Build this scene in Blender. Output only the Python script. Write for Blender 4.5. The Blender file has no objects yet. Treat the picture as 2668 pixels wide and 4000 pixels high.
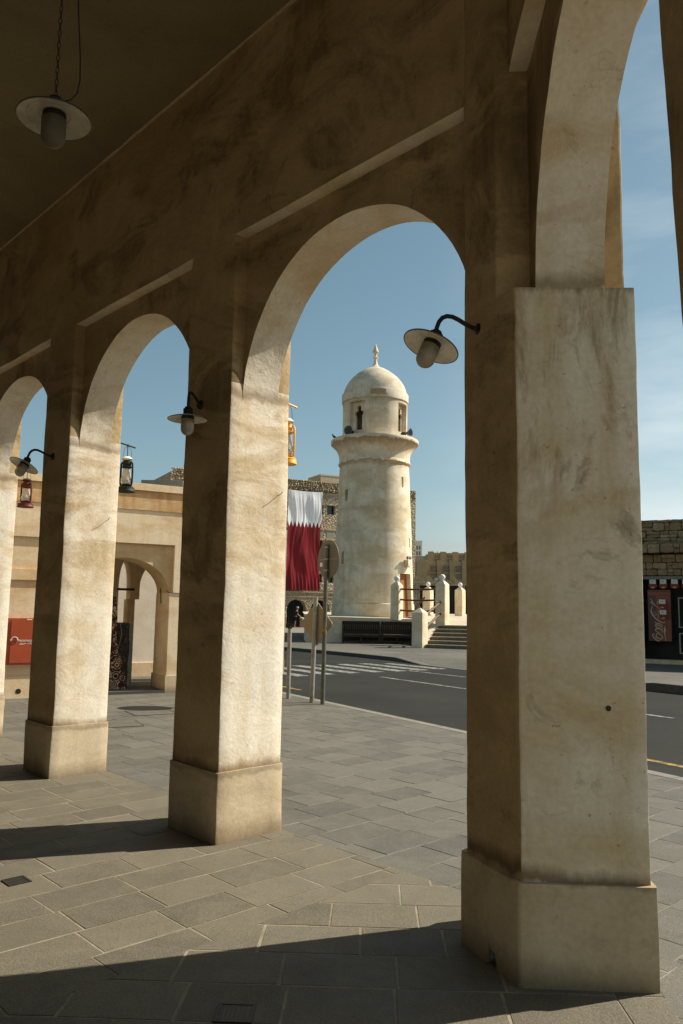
import bpy, bmesh, math, random
from mathutils import Vector, Matrix, noise
random.seed(7)
C = bpy.context.scene
COL = C.collection
rad = math.radians
V = Vector

# ------------------------------------------------------------------ helpers
class MB:
    """collects geometry, builds ONE mesh object"""
    def __init__(s): s.v = []; s.f = []; s.tone = None
    def pt(s, p): s.v.append(V(p)); return len(s.v) - 1
    def add(s, vs, fs, M=None):
        b = len(s.v)
        for p in vs: s.v.append((M @ V(p)) if M else V(p))
        for f in fs: s.f.append([b + i for i in f])
    def quad(s, a, b, c, d): s.add([a, b, c, d], [(0, 1, 2, 3)])
    def box(s, x0, x1, y0, y1, z0, z1, M=None):
        vs = [(x, y, z) for z in (z0, z1) for y in (y0, y1) for x in (x0, x1)]
        s.add(vs, [(0, 2, 3, 1), (4, 5, 7, 6), (0, 1, 5, 4), (2, 6, 7, 3), (0, 4, 6, 2), (1, 3, 7, 5)], M)
    def prism(s, poly, z0, z1, dz=None, de=None, r=0.0):
        P = round_poly(poly, r) if r else [V((p[0], p[1])) for p in poly]
        if de:
            Q = []
            for i, a in enumerate(P):
                b = P[(i + 1) % len(P)]; n = max(1, int((b - a).length / de))
                for k in range(n): Q.append(a.lerp(b, k / n))
            P = Q
        nz = max(1, int(round((z1 - z0) / dz))) if dz else 1
        n = len(P); b = len(s.v)
        for j in range(nz + 1):
            z = z0 + (z1 - z0) * j / nz
            for p in P: s.v.append(V((p.x, p.y, z)))
        for j in range(nz):
            for i in range(n):
                k = (i + 1) % n
                s.f.append([b + j * n + i, b + j * n + k, b + (j + 1) * n + k, b + (j + 1) * n + i])
        s.f.append([b + i for i in range(n)][::-1]); s.f.append([b + nz * n + i for i in range(n)])
    def lathe(s, prof, n=24, M=None, closed=False):
        vs = []; fs = []
        for (r, z) in prof:
            for i in range(n):
                a = 2 * math.pi * i / n; vs.append((r * math.cos(a), r * math.sin(a), z))
        for j in range(len(prof) - 1):
            for i in range(n):
                k = (i + 1) % n; fs.append((j * n + i, j * n + k, (j + 1) * n + k, (j + 1) * n + i))
        s.add(vs, fs, M)
    def tube(s, path, r, n=8, M=None):
        path = [V(p) for p in path]; vs = []; fs = []
        up = V((0, 0, 1)); t0 = (path[1] - path[0]).normalized()
        if abs(t0.dot(up)) > .9: up = V((1, 0, 0))
        nrm = (up - t0 * up.dot(t0)).normalized()
        for i, p in enumerate(path):
            t = (path[min(i + 1, len(path) - 1)] - path[max(i - 1, 0)]).normalized()
            nrm = (nrm - t * nrm.dot(t)).normalized(); bn = t.cross(nrm)
            rr = r[i] if isinstance(r, (list, tuple)) else r
            for k in range(n):
                a = 2 * math.pi * k / n; vs.append(p + (nrm * math.cos(a) + bn * math.sin(a)) * rr)
        for i in range(len(path) - 1):
            for k in range(n):
                m = (k + 1) % n; fs.append((i * n + k, i * n + m, (i + 1) * n + m, (i + 1) * n + k))
        fs.append(tuple(range(n))[::-1]); fs.append(tuple((len(path) - 1) * n + k for k in range(n)))
        s.add(vs, fs, M)
    def wobble(s, amp=.006, sc=2.0, amp2=.0025, sc2=9.0):
        for i, p in enumerate(s.v):
            s.v[i] = p + noise.noise_vector(p * sc) * amp + noise.noise_vector(p * sc2) * amp2
        return s
    def build(s, name, mat, parent=None, smooth=None, loc=None, rot=None):
        me = bpy.data.meshes.new(name)
        off = V((0, 0, 0))
        if parent is not None and loc is None: off = parent.get('_org', None); off = V(off) if off else V((0, 0, 0))
        me.from_pydata([tuple(p - off) for p in s.v], [], s.f); me.update()
        bm = bmesh.new(); bm.from_mesh(me); bmesh.ops.recalc_face_normals(bm, faces=bm.faces) if s.tone is None else None
        bm.to_mesh(me); bm.free()
        if s.tone is not None:
            at = me.attributes.new('tone', 'FLOAT', 'FACE'); at.data.foreach_set('value', s.tone)
        if smooth:
            me.polygons.foreach_set('use_smooth', [True] * len(me.polygons)); me.set_sharp_from_angle(angle=rad(smooth))
        me.materials.append(mat)
        o = bpy.data.objects.new(name, me); COL.objects.link(o)
        if parent is not None: o.parent = parent
        if loc: o.location = loc
        if rot: o.rotation_euler = rot
        return o

def round_poly(poly, r, seg=2):
    P = [V((p[0], p[1])) for p in poly]; out = []
    n = len(P)
    for i in range(n):
        a, b, c = P[i - 1], P[i], P[(i + 1) % n]
        d1 = (a - b).normalized(); d2 = (c - b).normalized()
        p0 = b + d1 * r; p2 = b + d2 * r
        for k in range(seg + 1):
            t = k / seg; out.append(p0 * (1 - t) ** 2 + b * 2 * t * (1 - t) + p2 * t * t)
    return out

def clip(poly, P, n):
    """keep the part of a convex 2-d polygon with (p-P).n <= 0"""
    out = []
    for i, a in enumerate(poly):
        b = poly[(i + 1) % len(poly)]
        da = (a[0] - P[0]) * n[0] + (a[1] - P[1]) * n[1]; db = (b[0] - P[0]) * n[0] + (b[1] - P[1]) * n[1]
        if da <= 0: out.append(a)
        if da * db < 0:
            t = da / (da - db); out.append((a[0] + (b[0] - a[0]) * t, a[1] + (b[1] - a[1]) * t))
    return out

def tag(o, label=None, cat=None, group=None, kind=None):
    if label: o['label'] = label
    if cat: o['category'] = cat
    if group: o['group'] = group
    if kind: o['kind'] = kind
    return o

def thing(name, label, cat, loc=(0, 0, 0), rz=0, group=None, local=False):
    o = bpy.data.objects.new(name, None); COL.objects.link(o)
    o.empty_display_size = .1; o.location = loc; o.rotation_euler = (0, 0, rz)
    tag(o, label, cat, group)
    o['_org'] = (0, 0, 0) if local else tuple(loc)
    return o

def copy_tree(o, parent=None):
    c = o.copy(); COL.objects.link(c)
    if parent: c.parent = parent
    for ch in list(o.children): copy_tree(ch, c)
    return c

class Frame:
    def __init__(s, P, ang):
        s.P = V((P[0], P[1], 0)); a = rad(ang)
        s.u = V((math.cos(a), math.sin(a), 0)); s.n = V((-math.sin(a), math.cos(a), 0))
    def __call__(s, a, off, z=0): return s.P + s.u * a + s.n * off + V((0, 0, z))
    def xy(s, a, off): p = s(a, off); return (p.x, p.y)
    def rect(s, a0, a1, o0, o1): return [s.xy(a0, o0), s.xy(a1, o0), s.xy(a1, o1), s.xy(a0, o1)]

def fbox(mb, F, a0, a1, o0, o1, z0, z1): mb.prism(F.rect(a0, a1, o0, o1), z0, z1)

# ------------------------------------------------------------------ materials
MATS = {}
class NT:
    def __init__(s, name):
        s.m = bpy.data.materials.new(name); s.m.use_nodes = True; s.t = s.m.node_tree
        s.b = s.t.nodes['Principled BSDF']; s.geo = s.n('ShaderNodeNewGeometry')
        s.pos = s.geo.outputs['Position']
    def n(s, kind, **k):
        o = s.t.nodes.new(kind)
        for a, v in k.items(): setattr(o, a, v)
        return o
    def l(s, a, b): s.t.links.new(a, b)
    def map(s, scale=(1, 1, 1), rot=(0, 0, 0), src=None):
        m = s.n('ShaderNodeMapping'); m.inputs['Scale'].default_value = scale; m.inputs['Rotation'].default_value = rot
        s.l(src or s.pos, m.inputs['Vector']); return m.outputs[0]
    def noise(s, scale, detail=6, rough=.6, vec=None, dist=0):
        x = s.n('ShaderNodeTexNoise'); x.inputs['Scale'].default_value = scale; x.inputs['Detail'].default_value = detail
        x.inputs['Roughness'].default_value = rough; x.inputs['Distortion'].default_value = dist
        s.l(vec or s.pos, x.inputs['Vector']); return x.outputs['Fac']
    def ramp(s, fac, a, b, lo=0., hi=1.):
        r = s.n('ShaderNodeMapRange'); r.inputs['From Min'].default_value = a; r.inputs['From Max'].default_value = b
        r.inputs['To Min'].default_value = lo; r.inputs['To Max'].default_value = hi; r.clamp = True
        s.l(fac, r.inputs['Value']); return r.outputs[0]
    def math(s, op, a, b):
        m = s.n('ShaderNodeMath', operation=op)
        for i, x in enumerate((a, b)):
            if isinstance(x, (int, float)): m.inputs[i].default_value = x
            else: s.l(x, m.inputs[i])
        return m.outputs[0]
    def mix(s, fac, a, b, blend='MIX'):
        m = s.n('ShaderNodeMix', data_type='RGBA', blend_type=blend)
        for i, x in ((0, fac), (6, a), (7, b)):
            if isinstance(x, (int, float)): m.inputs[i].default_value = x
            elif isinstance(x, (tuple, list)): m.inputs[i].default_value = (*x, 1)
            else: s.l(x, m.inputs[i])
        return m.outputs[2]
    def bump(s, h, strength, dist, prev=None):
        b = s.n('ShaderNodeBump'); b.inputs['Strength'].default_value = strength; b.inputs['Distance'].default_value = dist
        s.l(h, b.inputs['Height'])
        if prev: s.l(prev, b.inputs['Normal'])
        return b.outputs[0]
    def done(s, col, rough=.85, nrm=None, metal=0, spec=.3):
        if isinstance(col, (tuple, list)): s.b.inputs['Base Color'].default_value = (*col, 1)
        else: s.l(col, s.b.inputs['Base Color'])
        if isinstance(rough, (int, float)): s.b.inputs['Roughness'].default_value = rough
        else: s.l(rough, s.b.inputs['Roughness'])
        s.b.inputs['Metallic'].default_value = metal; s.b.inputs['Specular IOR Level'].default_value = spec
        if nrm: s.l(nrm, s.b.inputs['Normal'])
        return s.m

def plaster(name, light, mid, dark, sc=1.0, lo=.42, hi=.68, streak=.5, spots=.5, bump=.5, grime=None, rot=(0, 0, 0), patch=None, cracks=.4, pmap=(1, 1, 3.0)):
    t = NT(name)
    A = t.ramp(t.noise(1.1 * sc, 9, .62, t.map((1, 1, 1.9)), dist=.6), lo, hi)
    B = t.ramp(t.noise(1.0, 7, .6, t.map((7 * sc, 7 * sc, .8 * sc), rot)), .47, .72)
    Cc = t.ramp(t.noise(2.3 * sc, 10, .7, dist=1.2), .6, .74)
    D = t.ramp(t.noise(38, 4, .6), .3, .7, .9, 1.06)
    S = t.ramp(t.noise(14 * sc, 3, .5), .70, .78)
    c = t.mix(A, light, mid)
    c = t.mix(t.math('MULTIPLY', B, streak), c, mid)
    c = t.mix(t.math('MULTIPLY', Cc, spots), c, dark)
    c = t.mix(t.math('MULTIPLY', S, .35 * spots), c, dark)
    z = t.n('ShaderNodeSeparateXYZ'); t.l(t.pos, z.inputs[0]); zz = z.outputs['Z']
    if patch:    # brushed-on repair and damp patches in a height range
        z0, z1, amt, pcol = patch
        pm = t.ramp(t.noise(1.35 * sc, 10, .68, t.map(pmap, (.15, .1, 0)), dist=1.1), .49, .60)
        w = t.math('MULTIPLY', t.ramp(zz, z0, z0 + .45), t.ramp(zz, z1 - .5, z1, 1, 0))
        fz = t.ramp(t.noise(9 * sc, 8, .75, t.map((1, 1, .35))), .35, .65, .35, 1)
        c = t.mix(t.math('MULTIPLY', t.math('MULTIPLY', pm, fz), t.math('MULTIPLY', w, amt)), c, pcol)
    if grime:   # dirt lines where plaster meets a ledge or a joint
        zn = t.math('ADD', zz, t.math('MULTIPLY', t.ramp(t.noise(4.0, 8, .7, t.map((1, 1, .25))), .25, .75, -1, 1), .04 if max(g[1] for g in grime) < 4 else .16))
        for z0, z1, amt in grime:
            h = z1 - z0
            g = t.math('MULTIPLY', t.ramp(zn, z0, z0 + .25 * h), t.ramp(zn, z0 + .45 * h, z1, amt, 0)) if not (len(grime) and z0 > 4) else t.math('MULTIPLY', t.ramp(zn, z0, z1, 0, amt), t.ramp(zn, z1, z1 + .1 * h, 1, 0))
            c = t.mix(g, c, dark)
    # hairline cracks: contour lines of a noise field, in scattered places
    ck_ = t.math('ABSOLUTE', t.math('SUBTRACT', t.noise(.9 * sc, 7, .6, dist=1.0), .5), 0)
    ck_ = t.math('MULTIPLY', t.ramp(ck_, 0, .0022, 1, 0), t.ramp(t.noise(1.7 * sc, 3, .5), .54, .62))
    c = t.mix(t.math('MULTIPLY', ck_, cracks), c, dark)
    # little chips and dark specks
    chip = t.ramp(t.noise(26 * sc, 2, .4), .735, .755); c = t.mix(t.math('MULTIPLY', chip, .6 * spots), c, dark)
    # hue blotches, so that no two patches share one flat tone
    Hh = t.ramp(t.noise(.45 * sc, 5, .55), .3, .7, 0, .35)
    c = t.mix(Hh, c, t.mix(1.0, c, (1.04, .93, .80), 'MULTIPLY'))
    mul = t.n('ShaderNodeMix', data_type='RGBA', blend_type='MULTIPLY'); mul.inputs[0].default_value = 1
    t.l(c, mul.inputs[6]); t.l(D, mul.inputs[7]); c = mul.outputs[2]
    tr = t.noise(3.0, 9, .62, t.map((1, 1, 1.4), (0.5, .4, 0)), dist=.5)
    n1 = t.bump(tr, .40 * bump, .025)
    n2 = t.bump(t.noise(55, 5, .6), .35 * bump, .006, n1)
    return t.done(c, .9, n2, spec=.15)

def plain(name, col, rough=.6, metal=0, var=.15, sc=12, bump=.1, spec=.4, dirt=None):
    t = NT(name)
    f = t.ramp(t.noise(sc, 6, .6), .3, .75)
    c = t.mix(f, tuple(x * (1 + var) for x in col), tuple(x * (1 - var) for x in col))
    if dirt: c = t.mix(t.ramp(t.noise(sc * .4, 8, .7), .5, .7, 0, .8), c, dirt)
    return t.done(c, rough, t.bump(t.noise(sc * 5, 4), bump, .004), metal, spec)

def rubble(name, cols, joint, sc=4.0, bump=1.0, stretch=(1, 1, 1.25), dep=.05, jw=.09):
    t = NT(name)
    w = t.map(stretch)
    nz = t.n('ShaderNodeTexNoise'); nz.inputs['Scale'].default_value = sc * .8; t.l(w, nz.inputs['Vector'])
    ad = t.n('ShaderNodeVectorMath', operation='MULTIPLY_ADD'); ad.inputs[1].default_value = (.55 / sc,) * 3
    t.l(nz.outputs['Color'], ad.inputs[0]); t.l(w, ad.inputs[2])
    e = t.n('ShaderNodeTexVoronoi', feature='DISTANCE_TO_EDGE'); e.inputs['Scale'].default_value = sc; t.l(ad.outputs[0], e.inputs['Vector'])
    v = t.n('ShaderNodeTexVoronoi', feature='F1'); v.inputs['Scale'].default_value = sc; t.l(ad.outputs[0], v.inputs['Vector'])
    sp = t.n('ShaderNodeSeparateColor'); t.l(v.outputs['Color'], sp.inputs[0])
    c = t.mix(sp.outputs[0], cols[0], cols[1]); c = t.mix(t.ramp(sp.outputs[1], .4, 1), c, cols[2])
    c = t.mix(t.ramp(t.noise(sc * 5, 8, .7), .35, .75, 0, .6), c, tuple(x * .45 for x in cols[1]))
    j = t.ramp(e.outputs['Distance'], .01, jw)
    c = t.mix(j, joint, c)
    h = t.math('ADD', t.ramp(e.outputs['Distance'], 0, .28), t.math('MULTIPLY', t.noise(sc * 4, 8, .7), .55))
    return t.done(c, .95, t.bump(h, bump, dep), spec=.1)

M_arc = plaster('arcade_plaster', (.76, .70, .585), (.58, .45, .27), (.20, .135, .075), streak=.5, spots=.6, bump=.9, lo=.46, hi=.70,
                grime=[(.43, .54, .8), (3.12, 3.24, .6)], patch=(1.6, 3.75, .8, (.42, .29, .145)))
M_arcp = plaster('corner_pillar_plaster', (.74, .68, .55), (.56, .44, .26), (.20, .135, .075), streak=.7, spots=.8, bump=.9, lo=.46, hi=.72,
                grime=[(.40, .50, .85), (3.12, 3.24, .6)], patch=(1.9, 3.7, .85, (.27, .19, .10)), pmap=(2.6, 2.6, .9))
M_plinth = plaster('plinth_plaster', (.56, .47, .33), (.43, .34, .215), (.17, .125, .075), sc=1.6, streak=.35, spots=.35, bump=.6, grime=[(-.10, .14, .75), (.42, .50, .45)])
M_innershade = plaster('shaded_inner_plaster', (.475, .36, .20), (.35, .255, .135), (.11, .08, .042), sc=.9, streak=.35, spots=.8, bump=1.2, lo=.40, hi=.62, rot=(.6, .5, 0), patch=(1.2, 9, .85, (.15, .105, .052)), pmap=(.7, .7, 1.3), grime=[(.43, .54, .8)])  # arcade plaster with the walkway's shade mixed into its base, under its own stains
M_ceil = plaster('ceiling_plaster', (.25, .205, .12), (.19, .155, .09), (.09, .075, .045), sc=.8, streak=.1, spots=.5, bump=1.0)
M_upper = plaster('upper_wall_plaster', (.70, .61, .47), (.48, .36, .21), (.20, .13, .075), sc=.9, streak=.15, spots=.6, bump=1.0, lo=.40, hi=.66)
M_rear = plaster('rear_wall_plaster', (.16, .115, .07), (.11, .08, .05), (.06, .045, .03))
M_house = plaster('house_plaster', (.74, .63, .46), (.62, .44, .25), (.34, .20, .09), sc=1.1, streak=.45, spots=.25, bump=.5, lo=.46, hi=.7)
M_housespan = plaster('stained_spandrel_plaster', (.62, .49, .31), (.50, .36, .19), (.32, .20, .09), sc=1.4, streak=.6, spots=.4, bump=.5)
M_houseband = plaster('stained_band_plaster', (.62, .45, .26), (.46, .265, .11), (.28, .14, .05), sc=1.6, streak=1.0, spots=.5, bump=.5, lo=.40, hi=.64)
M_tower = plaster('tower_plaster', (.72, .655, .525), (.53, .435, .29), (.27, .185, .095), sc=.6, streak=.8, spots=.75, bump=.9, lo=.42, hi=.64, grime=[(10.15, 10.54, .9), (9.15, 9.42, .85), (12.3, 12.9, .6), (6.6, 6.95, .25)], patch=(1.3, 10.5, .55, (.47, .35, .20)), pmap=(1, 1, 1.2))
M_towerdome = plaster('dome_plaster', (.66, .605, .50), (.45, .375, .26), (.19, .135, .08), sc=.8, streak=.6, spots=.8, bump=.7, lo=.42, hi=.64)
M_post = plaster('post_plaster', (.74, .65, .50), (.60, .48, .31), (.30, .22, .13), sc=1.2, streak=.4, spots=.5, bump=.5)
M_fort = plaster('fort_plaster', (.42, .33, .20), (.34, .26, .15), (.25, .18, .10), sc=.3, streak=.3, spots=.3, bump=.3)
M_white = plaster('far_white_plaster', (.72, .72, .70), (.62, .61, .58), (.5, .48, .45), sc=.2, streak=.2, spots=.1, bump=.1)
M_grayh = plaster('grey_render', (.36, .32, .26), (.28, .25, .2), (.16, .14, .11), sc=.4, streak=.4, spots=.3, bump=.3)
M_cour = plaster('courtyard_white_plaster', (.78, .74, .66), (.70, .63, .52), (.5, .4, .27), sc=1, streak=.3, spots=.2, bump=.4)
M_stone = rubble('coral_stone', ((.56, .46, .31), (.43, .34, .22), (.64, .54, .38)), (.24, .185, .12), 3.6, .8, dep=.07)
M_shopstone = rubble('rough_shop_stone', ((.12, .09, .06), (.09, .07, .045), (.14, .11, .07)), (.04, .034, .026), 5, .6, (1, 1, 1.35), .04, .07)
def stoneblock():
    t = NT('shop_stone_blocks'); oi = t.n('ShaderNodeNewGeometry'); f = oi.outputs['Random Per Island']
    c = t.mix(f, (.23, .17, .10), (.40, .32, .20)); c = t.mix(t.ramp(t.noise(6, 9, .72), .38, .68, 0, .75), c, (.13, .095, .055))
    return t.done(c, .95, t.bump(t.noise(18, 8, .7), .9, .03), spec=.1)
M_shopblock = stoneblock()
M_lintel = plain('pale_stone_trim', (.48, .39, .26), .9, 0, .2, 6, .4, .2)
M_dark = plain('dark_recess', (.018, .019, .02), .7, 0, .3, 3, .1, .3)
M_black = plain('black_iron', (.022, .021, .02), .5, .3, .3, 30, .15, .5)
M_iron = plain('dark_iron_arm', (.030, .026, .021), .55, .4, .3, 40, .2, .5)
M_enamel = plain('cream_enamel', (.76, .72, .61), .38, 0, .1, 25, .05, .5, (.30, .25, .17))
M_enamel2 = plain('dusty_enamel', (.36, .33, .25), .5, 0, .15, 20, .05, .3, (.20, .17, .11))
M_rim = plain('dark_rim', (.04, .038, .035), .5, 0, .2, 20, .1, .5)
M_galv = plain('galvanised_steel', (.33, .32, .27), .5, .55, .18, 14, .12, .5, (.20, .19, .14))
M_signback = plain('sign_back_grey', (.165, .15, .115), .6, .2, .1, 10, .1, .4)
M_signtan = plain('sign_back_tan', (.30, .235, .15), .6, .1, .1, 10, .1, .4)
M_yellow = plain('yellow_paint', (.74, .37, .02), .4, 0, .12, 18, .1, .5)
M_green = plain('dark_green_paint', (.010, .017, .012), .6, 0, .3, 18, .1, .2, (.05, .045, .03))
M_red = plain('dark_red_paint', (.095, .014, .010), .55, 0, .2, 18, .1, .25)
M_cab = plain('fire_red_paint', (.36, .062, .018), .42, 0, .12, 5, .1, .5)
M_wtext = plain('white_lettering', (.78, .74, .66), .6, 0, .05, 9, .02, .3)
M_door = None
def wood(name, a, b, sc=(30, 30, 1.5)):
    t = NT(name); f = t.noise(1.0, 6, .6, t.map(sc)); c = t.mix(t.ramp(f, .35, .7), a, b)
    return t.done(c, .6, t.bump(f, .4, .006))
M_door = wood('teak_door', (.36, .13, .035), (.22, .075, .02))
M_rail = wood('rough_pole_wood', (.17, .075, .035), (.085, .035, .018), (9, 9, 9))
M_bench = wood('dark_carved_wood', (.045, .030, .018), (.016, .011, .008), (14, 14, 14))
M_benchlight = wood('worn_carved_wood', (.18, .125, .07), (.06, .04, .022), (20, 20, 6))
M_pole = wood('roof_pole_wood', (.20, .14, .08), (.11, .075, .045))

def asphalt():
    t = NT('asphalt')
    c = t.mix(t.ramp(t.noise(.35, 7, .6), .35, .7), (.0150, .0152, .0135), (.029, .0292, .0255))
    c = t.mix(t.ramp(t.noise(90, 3, .7), .45, .75), c, (.045, .045, .039))
    c = t.mix(t.ramp(t.noise(1.2, 8, .7, t.map((.5, 3, 1), (0, 0, rad(60)))), .6, .8, 0, .6), c, (.035, .034, .029))
    return t.done(c, .85, t.bump(t.noise(120, 3), .5, .008), spec=.1)
M_asph = asphalt()
def roadpaint(name, col):
    t = NT(name); f = t.ramp(t.noise(7, 9, .75), .40, .62)
    c = t.mix(f, (.04, .04, .036), col); return t.done(c, .8, t.bump(t.noise(90, 3), .4, .006))
M_rpaint = roadpaint('worn_white_road_paint', (.36, .35, .31)); M_ypaint = roadpaint('worn_yellow_road_paint', (.46, .29, .05))

def slab(name, a, b, c3):
    t = NT(name); at = t.n('ShaderNodeAttribute', attribute_name='tone'); f = at.outputs['Fac']
    c = t.mix(f, a, b); c = t.mix(t.ramp(t.math('FRACT', t.math('MULTIPLY', f, 7.31), 0), .55, 1, 0, .8), c, c3)
    c = t.mix(t.ramp(t.noise(2.2, 9, .7, dist=.8), .42, .72, 0, .55), c, tuple(x * 1.35 for x in b))
    c = t.mix(t.ramp(t.noise(130, 2, .6), .50, .66, 0, .6), c, tuple(x * 1.6 for x in b)); c = t.mix(t.ramp(t.noise(95, 2, .6, t.map((1, 1, 1), (0, 0, .7))), .54, .70, 0, .6), c, tuple(x * .5 for x in a))
    c = t.mix(t.ramp(t.noise(5, 8, .75), .64, .74, 0, .5), c, tuple(x * .55 for x in a))
    h = t.math('ADD', t.noise(130, 4, .7), t.math('MULTIPLY', t.noise(9, 6, .6), 1.6))
    return t.done(c, t.ramp(t.noise(6, 5), .3, .7, .62, .85), t.bump(h, .45, .006), spec=.3)
M_slabin = slab('arcade_paving_slabs', (.102, .089, .063), (.140, .122, .086), (.074, .066, .049))
M_slabout = slab('street_paving_slabs', (.086, .079, .064), (.122, .113, .092), (.060, .057, .048))
M_mortin = plain('sandy_mortar', (.245, .21, .15), .95, 0, .3, 9, .5, .1, (.11, .095, .068))
M_mortout = plain('grey_mortar', (.19, .18, .155), .95, 0, .45, 5, .5, .1, (.035, .035, .03))
M_kerb = plain('kerb_stone', (.19, .18, .15), .85, 0, .2, 8, .3, .2)
M_kerbd = plain('dark_kerb_stone', (.075, .072, .065), .85, 0, .2, 8, .3, .2)
M_stair = plain('dark_stair_stone', (.15, .135, .10), .85, 0, .25, 5, .4, .2, (.08, .07, .055))
M_sand = plain('sandy_ground', (.30, .25, .18), .95, 0, .2, .5, .3, .1)
M_plaza = plain('pale_plaza_paving', (.46, .40, .30), .9, 0, .15, 1.5, .2, .2)
M_flagw = None
def satin(name, a, b):
    t = NT(name); c = t.mix(t.ramp(t.noise(1.0, 4, .5, t.map((2, 2, .35))), .35, .7), a, b)
    return t.done(c, .42, None, 0, .3)
M_flagw = satin('white_satin', (.86, .86, .88), (.80, .81, .85)); M_flagr = satin('maroon_satin', (.26, .004, .011), (.11, .002, .006))
M_flagw2 = plain('white_bunting', (.55, .54, .53), .8, 0, .15, 30); M_flagr2 = plain('maroon_bunting', (.16, .03, .025), .8, 0, .3, 30); M_gold = plain('gold_print', (.52, .30, .08), .6, 0, .2, 30)
def glass(name, col, rough=.25, trans=.75):
    t = NT(name); c = t.mix(t.ramp(t.noise(20, 6, .7), .35, .7, 0, .6), col, tuple(x * .55 for x in col))
    m = t.done(c, rough, None, 0, .5); t.b.inputs['Transmission Weight'].default_value = trans; t.b.inputs['IOR'].default_value = 1.2; return m
M_jar = glass('dusty_glass', (.70, .63, .49), .4, .62); M_globe = glass('lantern_glass', (.85, .82, .76), .35, .6)
M_jar2 = glass('dirty_glass', (.22, .19, .13), .5, .5)
M_win = plain('dark_window_glass', (.02, .024, .027), .12, 0, .3, 2, .02, .6)
M_horn = plain('grey_horn', (.11, .12, .115), .45, .1, .2, 8, .1, .5)
M_ball = plain('white_ball_paint', (.66, .65, .61), .7, 0, .12, 12, .15, .3, (.48, .45, .40))
def carpetm(name, a, b, c3, sc):
    t = NT(name)
    v = t.n('ShaderNodeTexVoronoi', feature='F1'); v.inputs['Scale'].default_value = sc; t.l(t.pos, v.inputs['Vector'])
    w = t.math('SINE', t.math('MULTIPLY', v.outputs['Distance'], 22), 0)
    n_ = t.noise(sc * .5, 4, .6, dist=2.5)
    c = t.mix(t.ramp(w, -.1, .3), a, b); c = t.mix(t.ramp(n_, .48, .56), c, c3)
    return t.done(c, .95, t.bump(t.noise(200, 2), .5, .004), spec=.05)
M_carp1 = carpetm('floral_carpet', (.035, .022, .018), (.42, .29, .20), (.045, .026, .02), 7.5)
M_carp2 = carpetm('blue_carpet', (.035, .055, .062), (.16, .15, .10), (.08, .045, .03), 13)
M_carpedge = plain('pale_carpet_edge', (.30, .34, .33), .95, 0, .3, 25, .3, .1)
M_skin = plain('skin', (.32, .18, .11), .6, 0, .05, 20); M_shirt = plain('black_cloth', (.012, .012, .014), .9, 0, .2, 20)
M_cap = plain('pale_cap_cloth', (.5, .47, .42), .9); M_pigeon = plain('pigeon_grey', (.05, .055, .065), .8)
M_bin = plain('tan_bin', (.36, .22, .12), .7, 0, .15, 6)
M_panel = plain('red_drinks_panel', (.16, .035, .020), .35, 0, .2, 3, .05, .5)
M_paneldk = plain('dark_red_panel', (.055, .016, .014), .35, 0, .2, 3, .05, .5)
M_script = plain('cream_script', (.42, .36, .27), .6, 0, .1, 9)
M_teal = plain('teal_board', (.05, .09, .10), .7)

# ------------------------------------------------------------------ camera, sun, sky
def cam():
    p = math.atan(380 / 3112); r = .016
    F = V((0, math.cos(p), math.sin(p))); R = V((1, 0, 0)); U = V((0, -math.sin(p), math.cos(p)))
    R2 = R * math.cos(r) + U * math.sin(r); U2 = -R * math.sin(r) + U * math.cos(r)
    cd = bpy.data.cameras.new('camera'); o = bpy.data.objects.new('camera', cd); COL.objects.link(o)
    M = Matrix(((R2.x, U2.x, -F.x, 0), (R2.y, U2.y, -F.y, 0), (R2.z, U2.z, -F.z, 1.6), (0, 0, 0, 1)))
    o.matrix_world = M
    cd.sensor_fit = 'VERTICAL'; cd.sensor_height = 36; cd.lens = 3112 / 4000 * 36; cd.clip_end = 2000; cd.clip_start = .05
    C.camera = o
cam()
SAZ, SEL = rad(18), rad(39.4)
S = V((math.cos(SAZ) * math.cos(SEL), math.sin(SAZ) * math.cos(SEL), math.sin(SEL)))
sl = bpy.data.lights.new('sun', 'SUN'); sl.energy = 5.0; sl.angle = rad(.5); sl.color = (1, .93, .80)
so = bpy.data.objects.new('sun', sl); COL.objects.link(so); so.rotation_euler = S.to_track_quat('Z', 'Y').to_euler()
W = bpy.data.worlds.new('World'); C.world = W; W.use_nodes = True
nt = W.node_tree; bg = nt.nodes['Background']
sky = nt.nodes.new('ShaderNodeTexSky'); sky.sky_type = 'NISHITA'; sky.sun_disc = False
sky.sun_elevation = SEL; sky.sun_rotation = math.pi / 2 - SAZ; sky.air_density = 1.0; sky.dust_density = .9; sky.ozone_density = 1.2
tc = nt.nodes.new('ShaderNodeTexCoord')
mp = nt.nodes.new('ShaderNodeMapping'); mp.inputs['Scale'].default_value = (.8, .8, 3.4); mp.inputs['Rotation'].default_value = (.12, .18, 0)
nz = nt.nodes.new('ShaderNodeTexNoise'); nz.inputs['Scale'].default_value = 2.2; nz.inputs['Detail'].default_value = 9; nz.inputs['Roughness'].default_value = .55
nt.links.new(tc.outputs['Generated'], mp.inputs[0]); nt.links.new(mp.outputs[0], nz.inputs['Vector'])
cr = nt.nodes.new('ShaderNodeMapRange'); cr.inputs['From Min'].default_value = .42; cr.inputs['From Max'].default_value = .72; cr.inputs['To Max'].default_value = .74
nt.links.new(nz.outputs['Fac'], cr.inputs['Value'])
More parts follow.
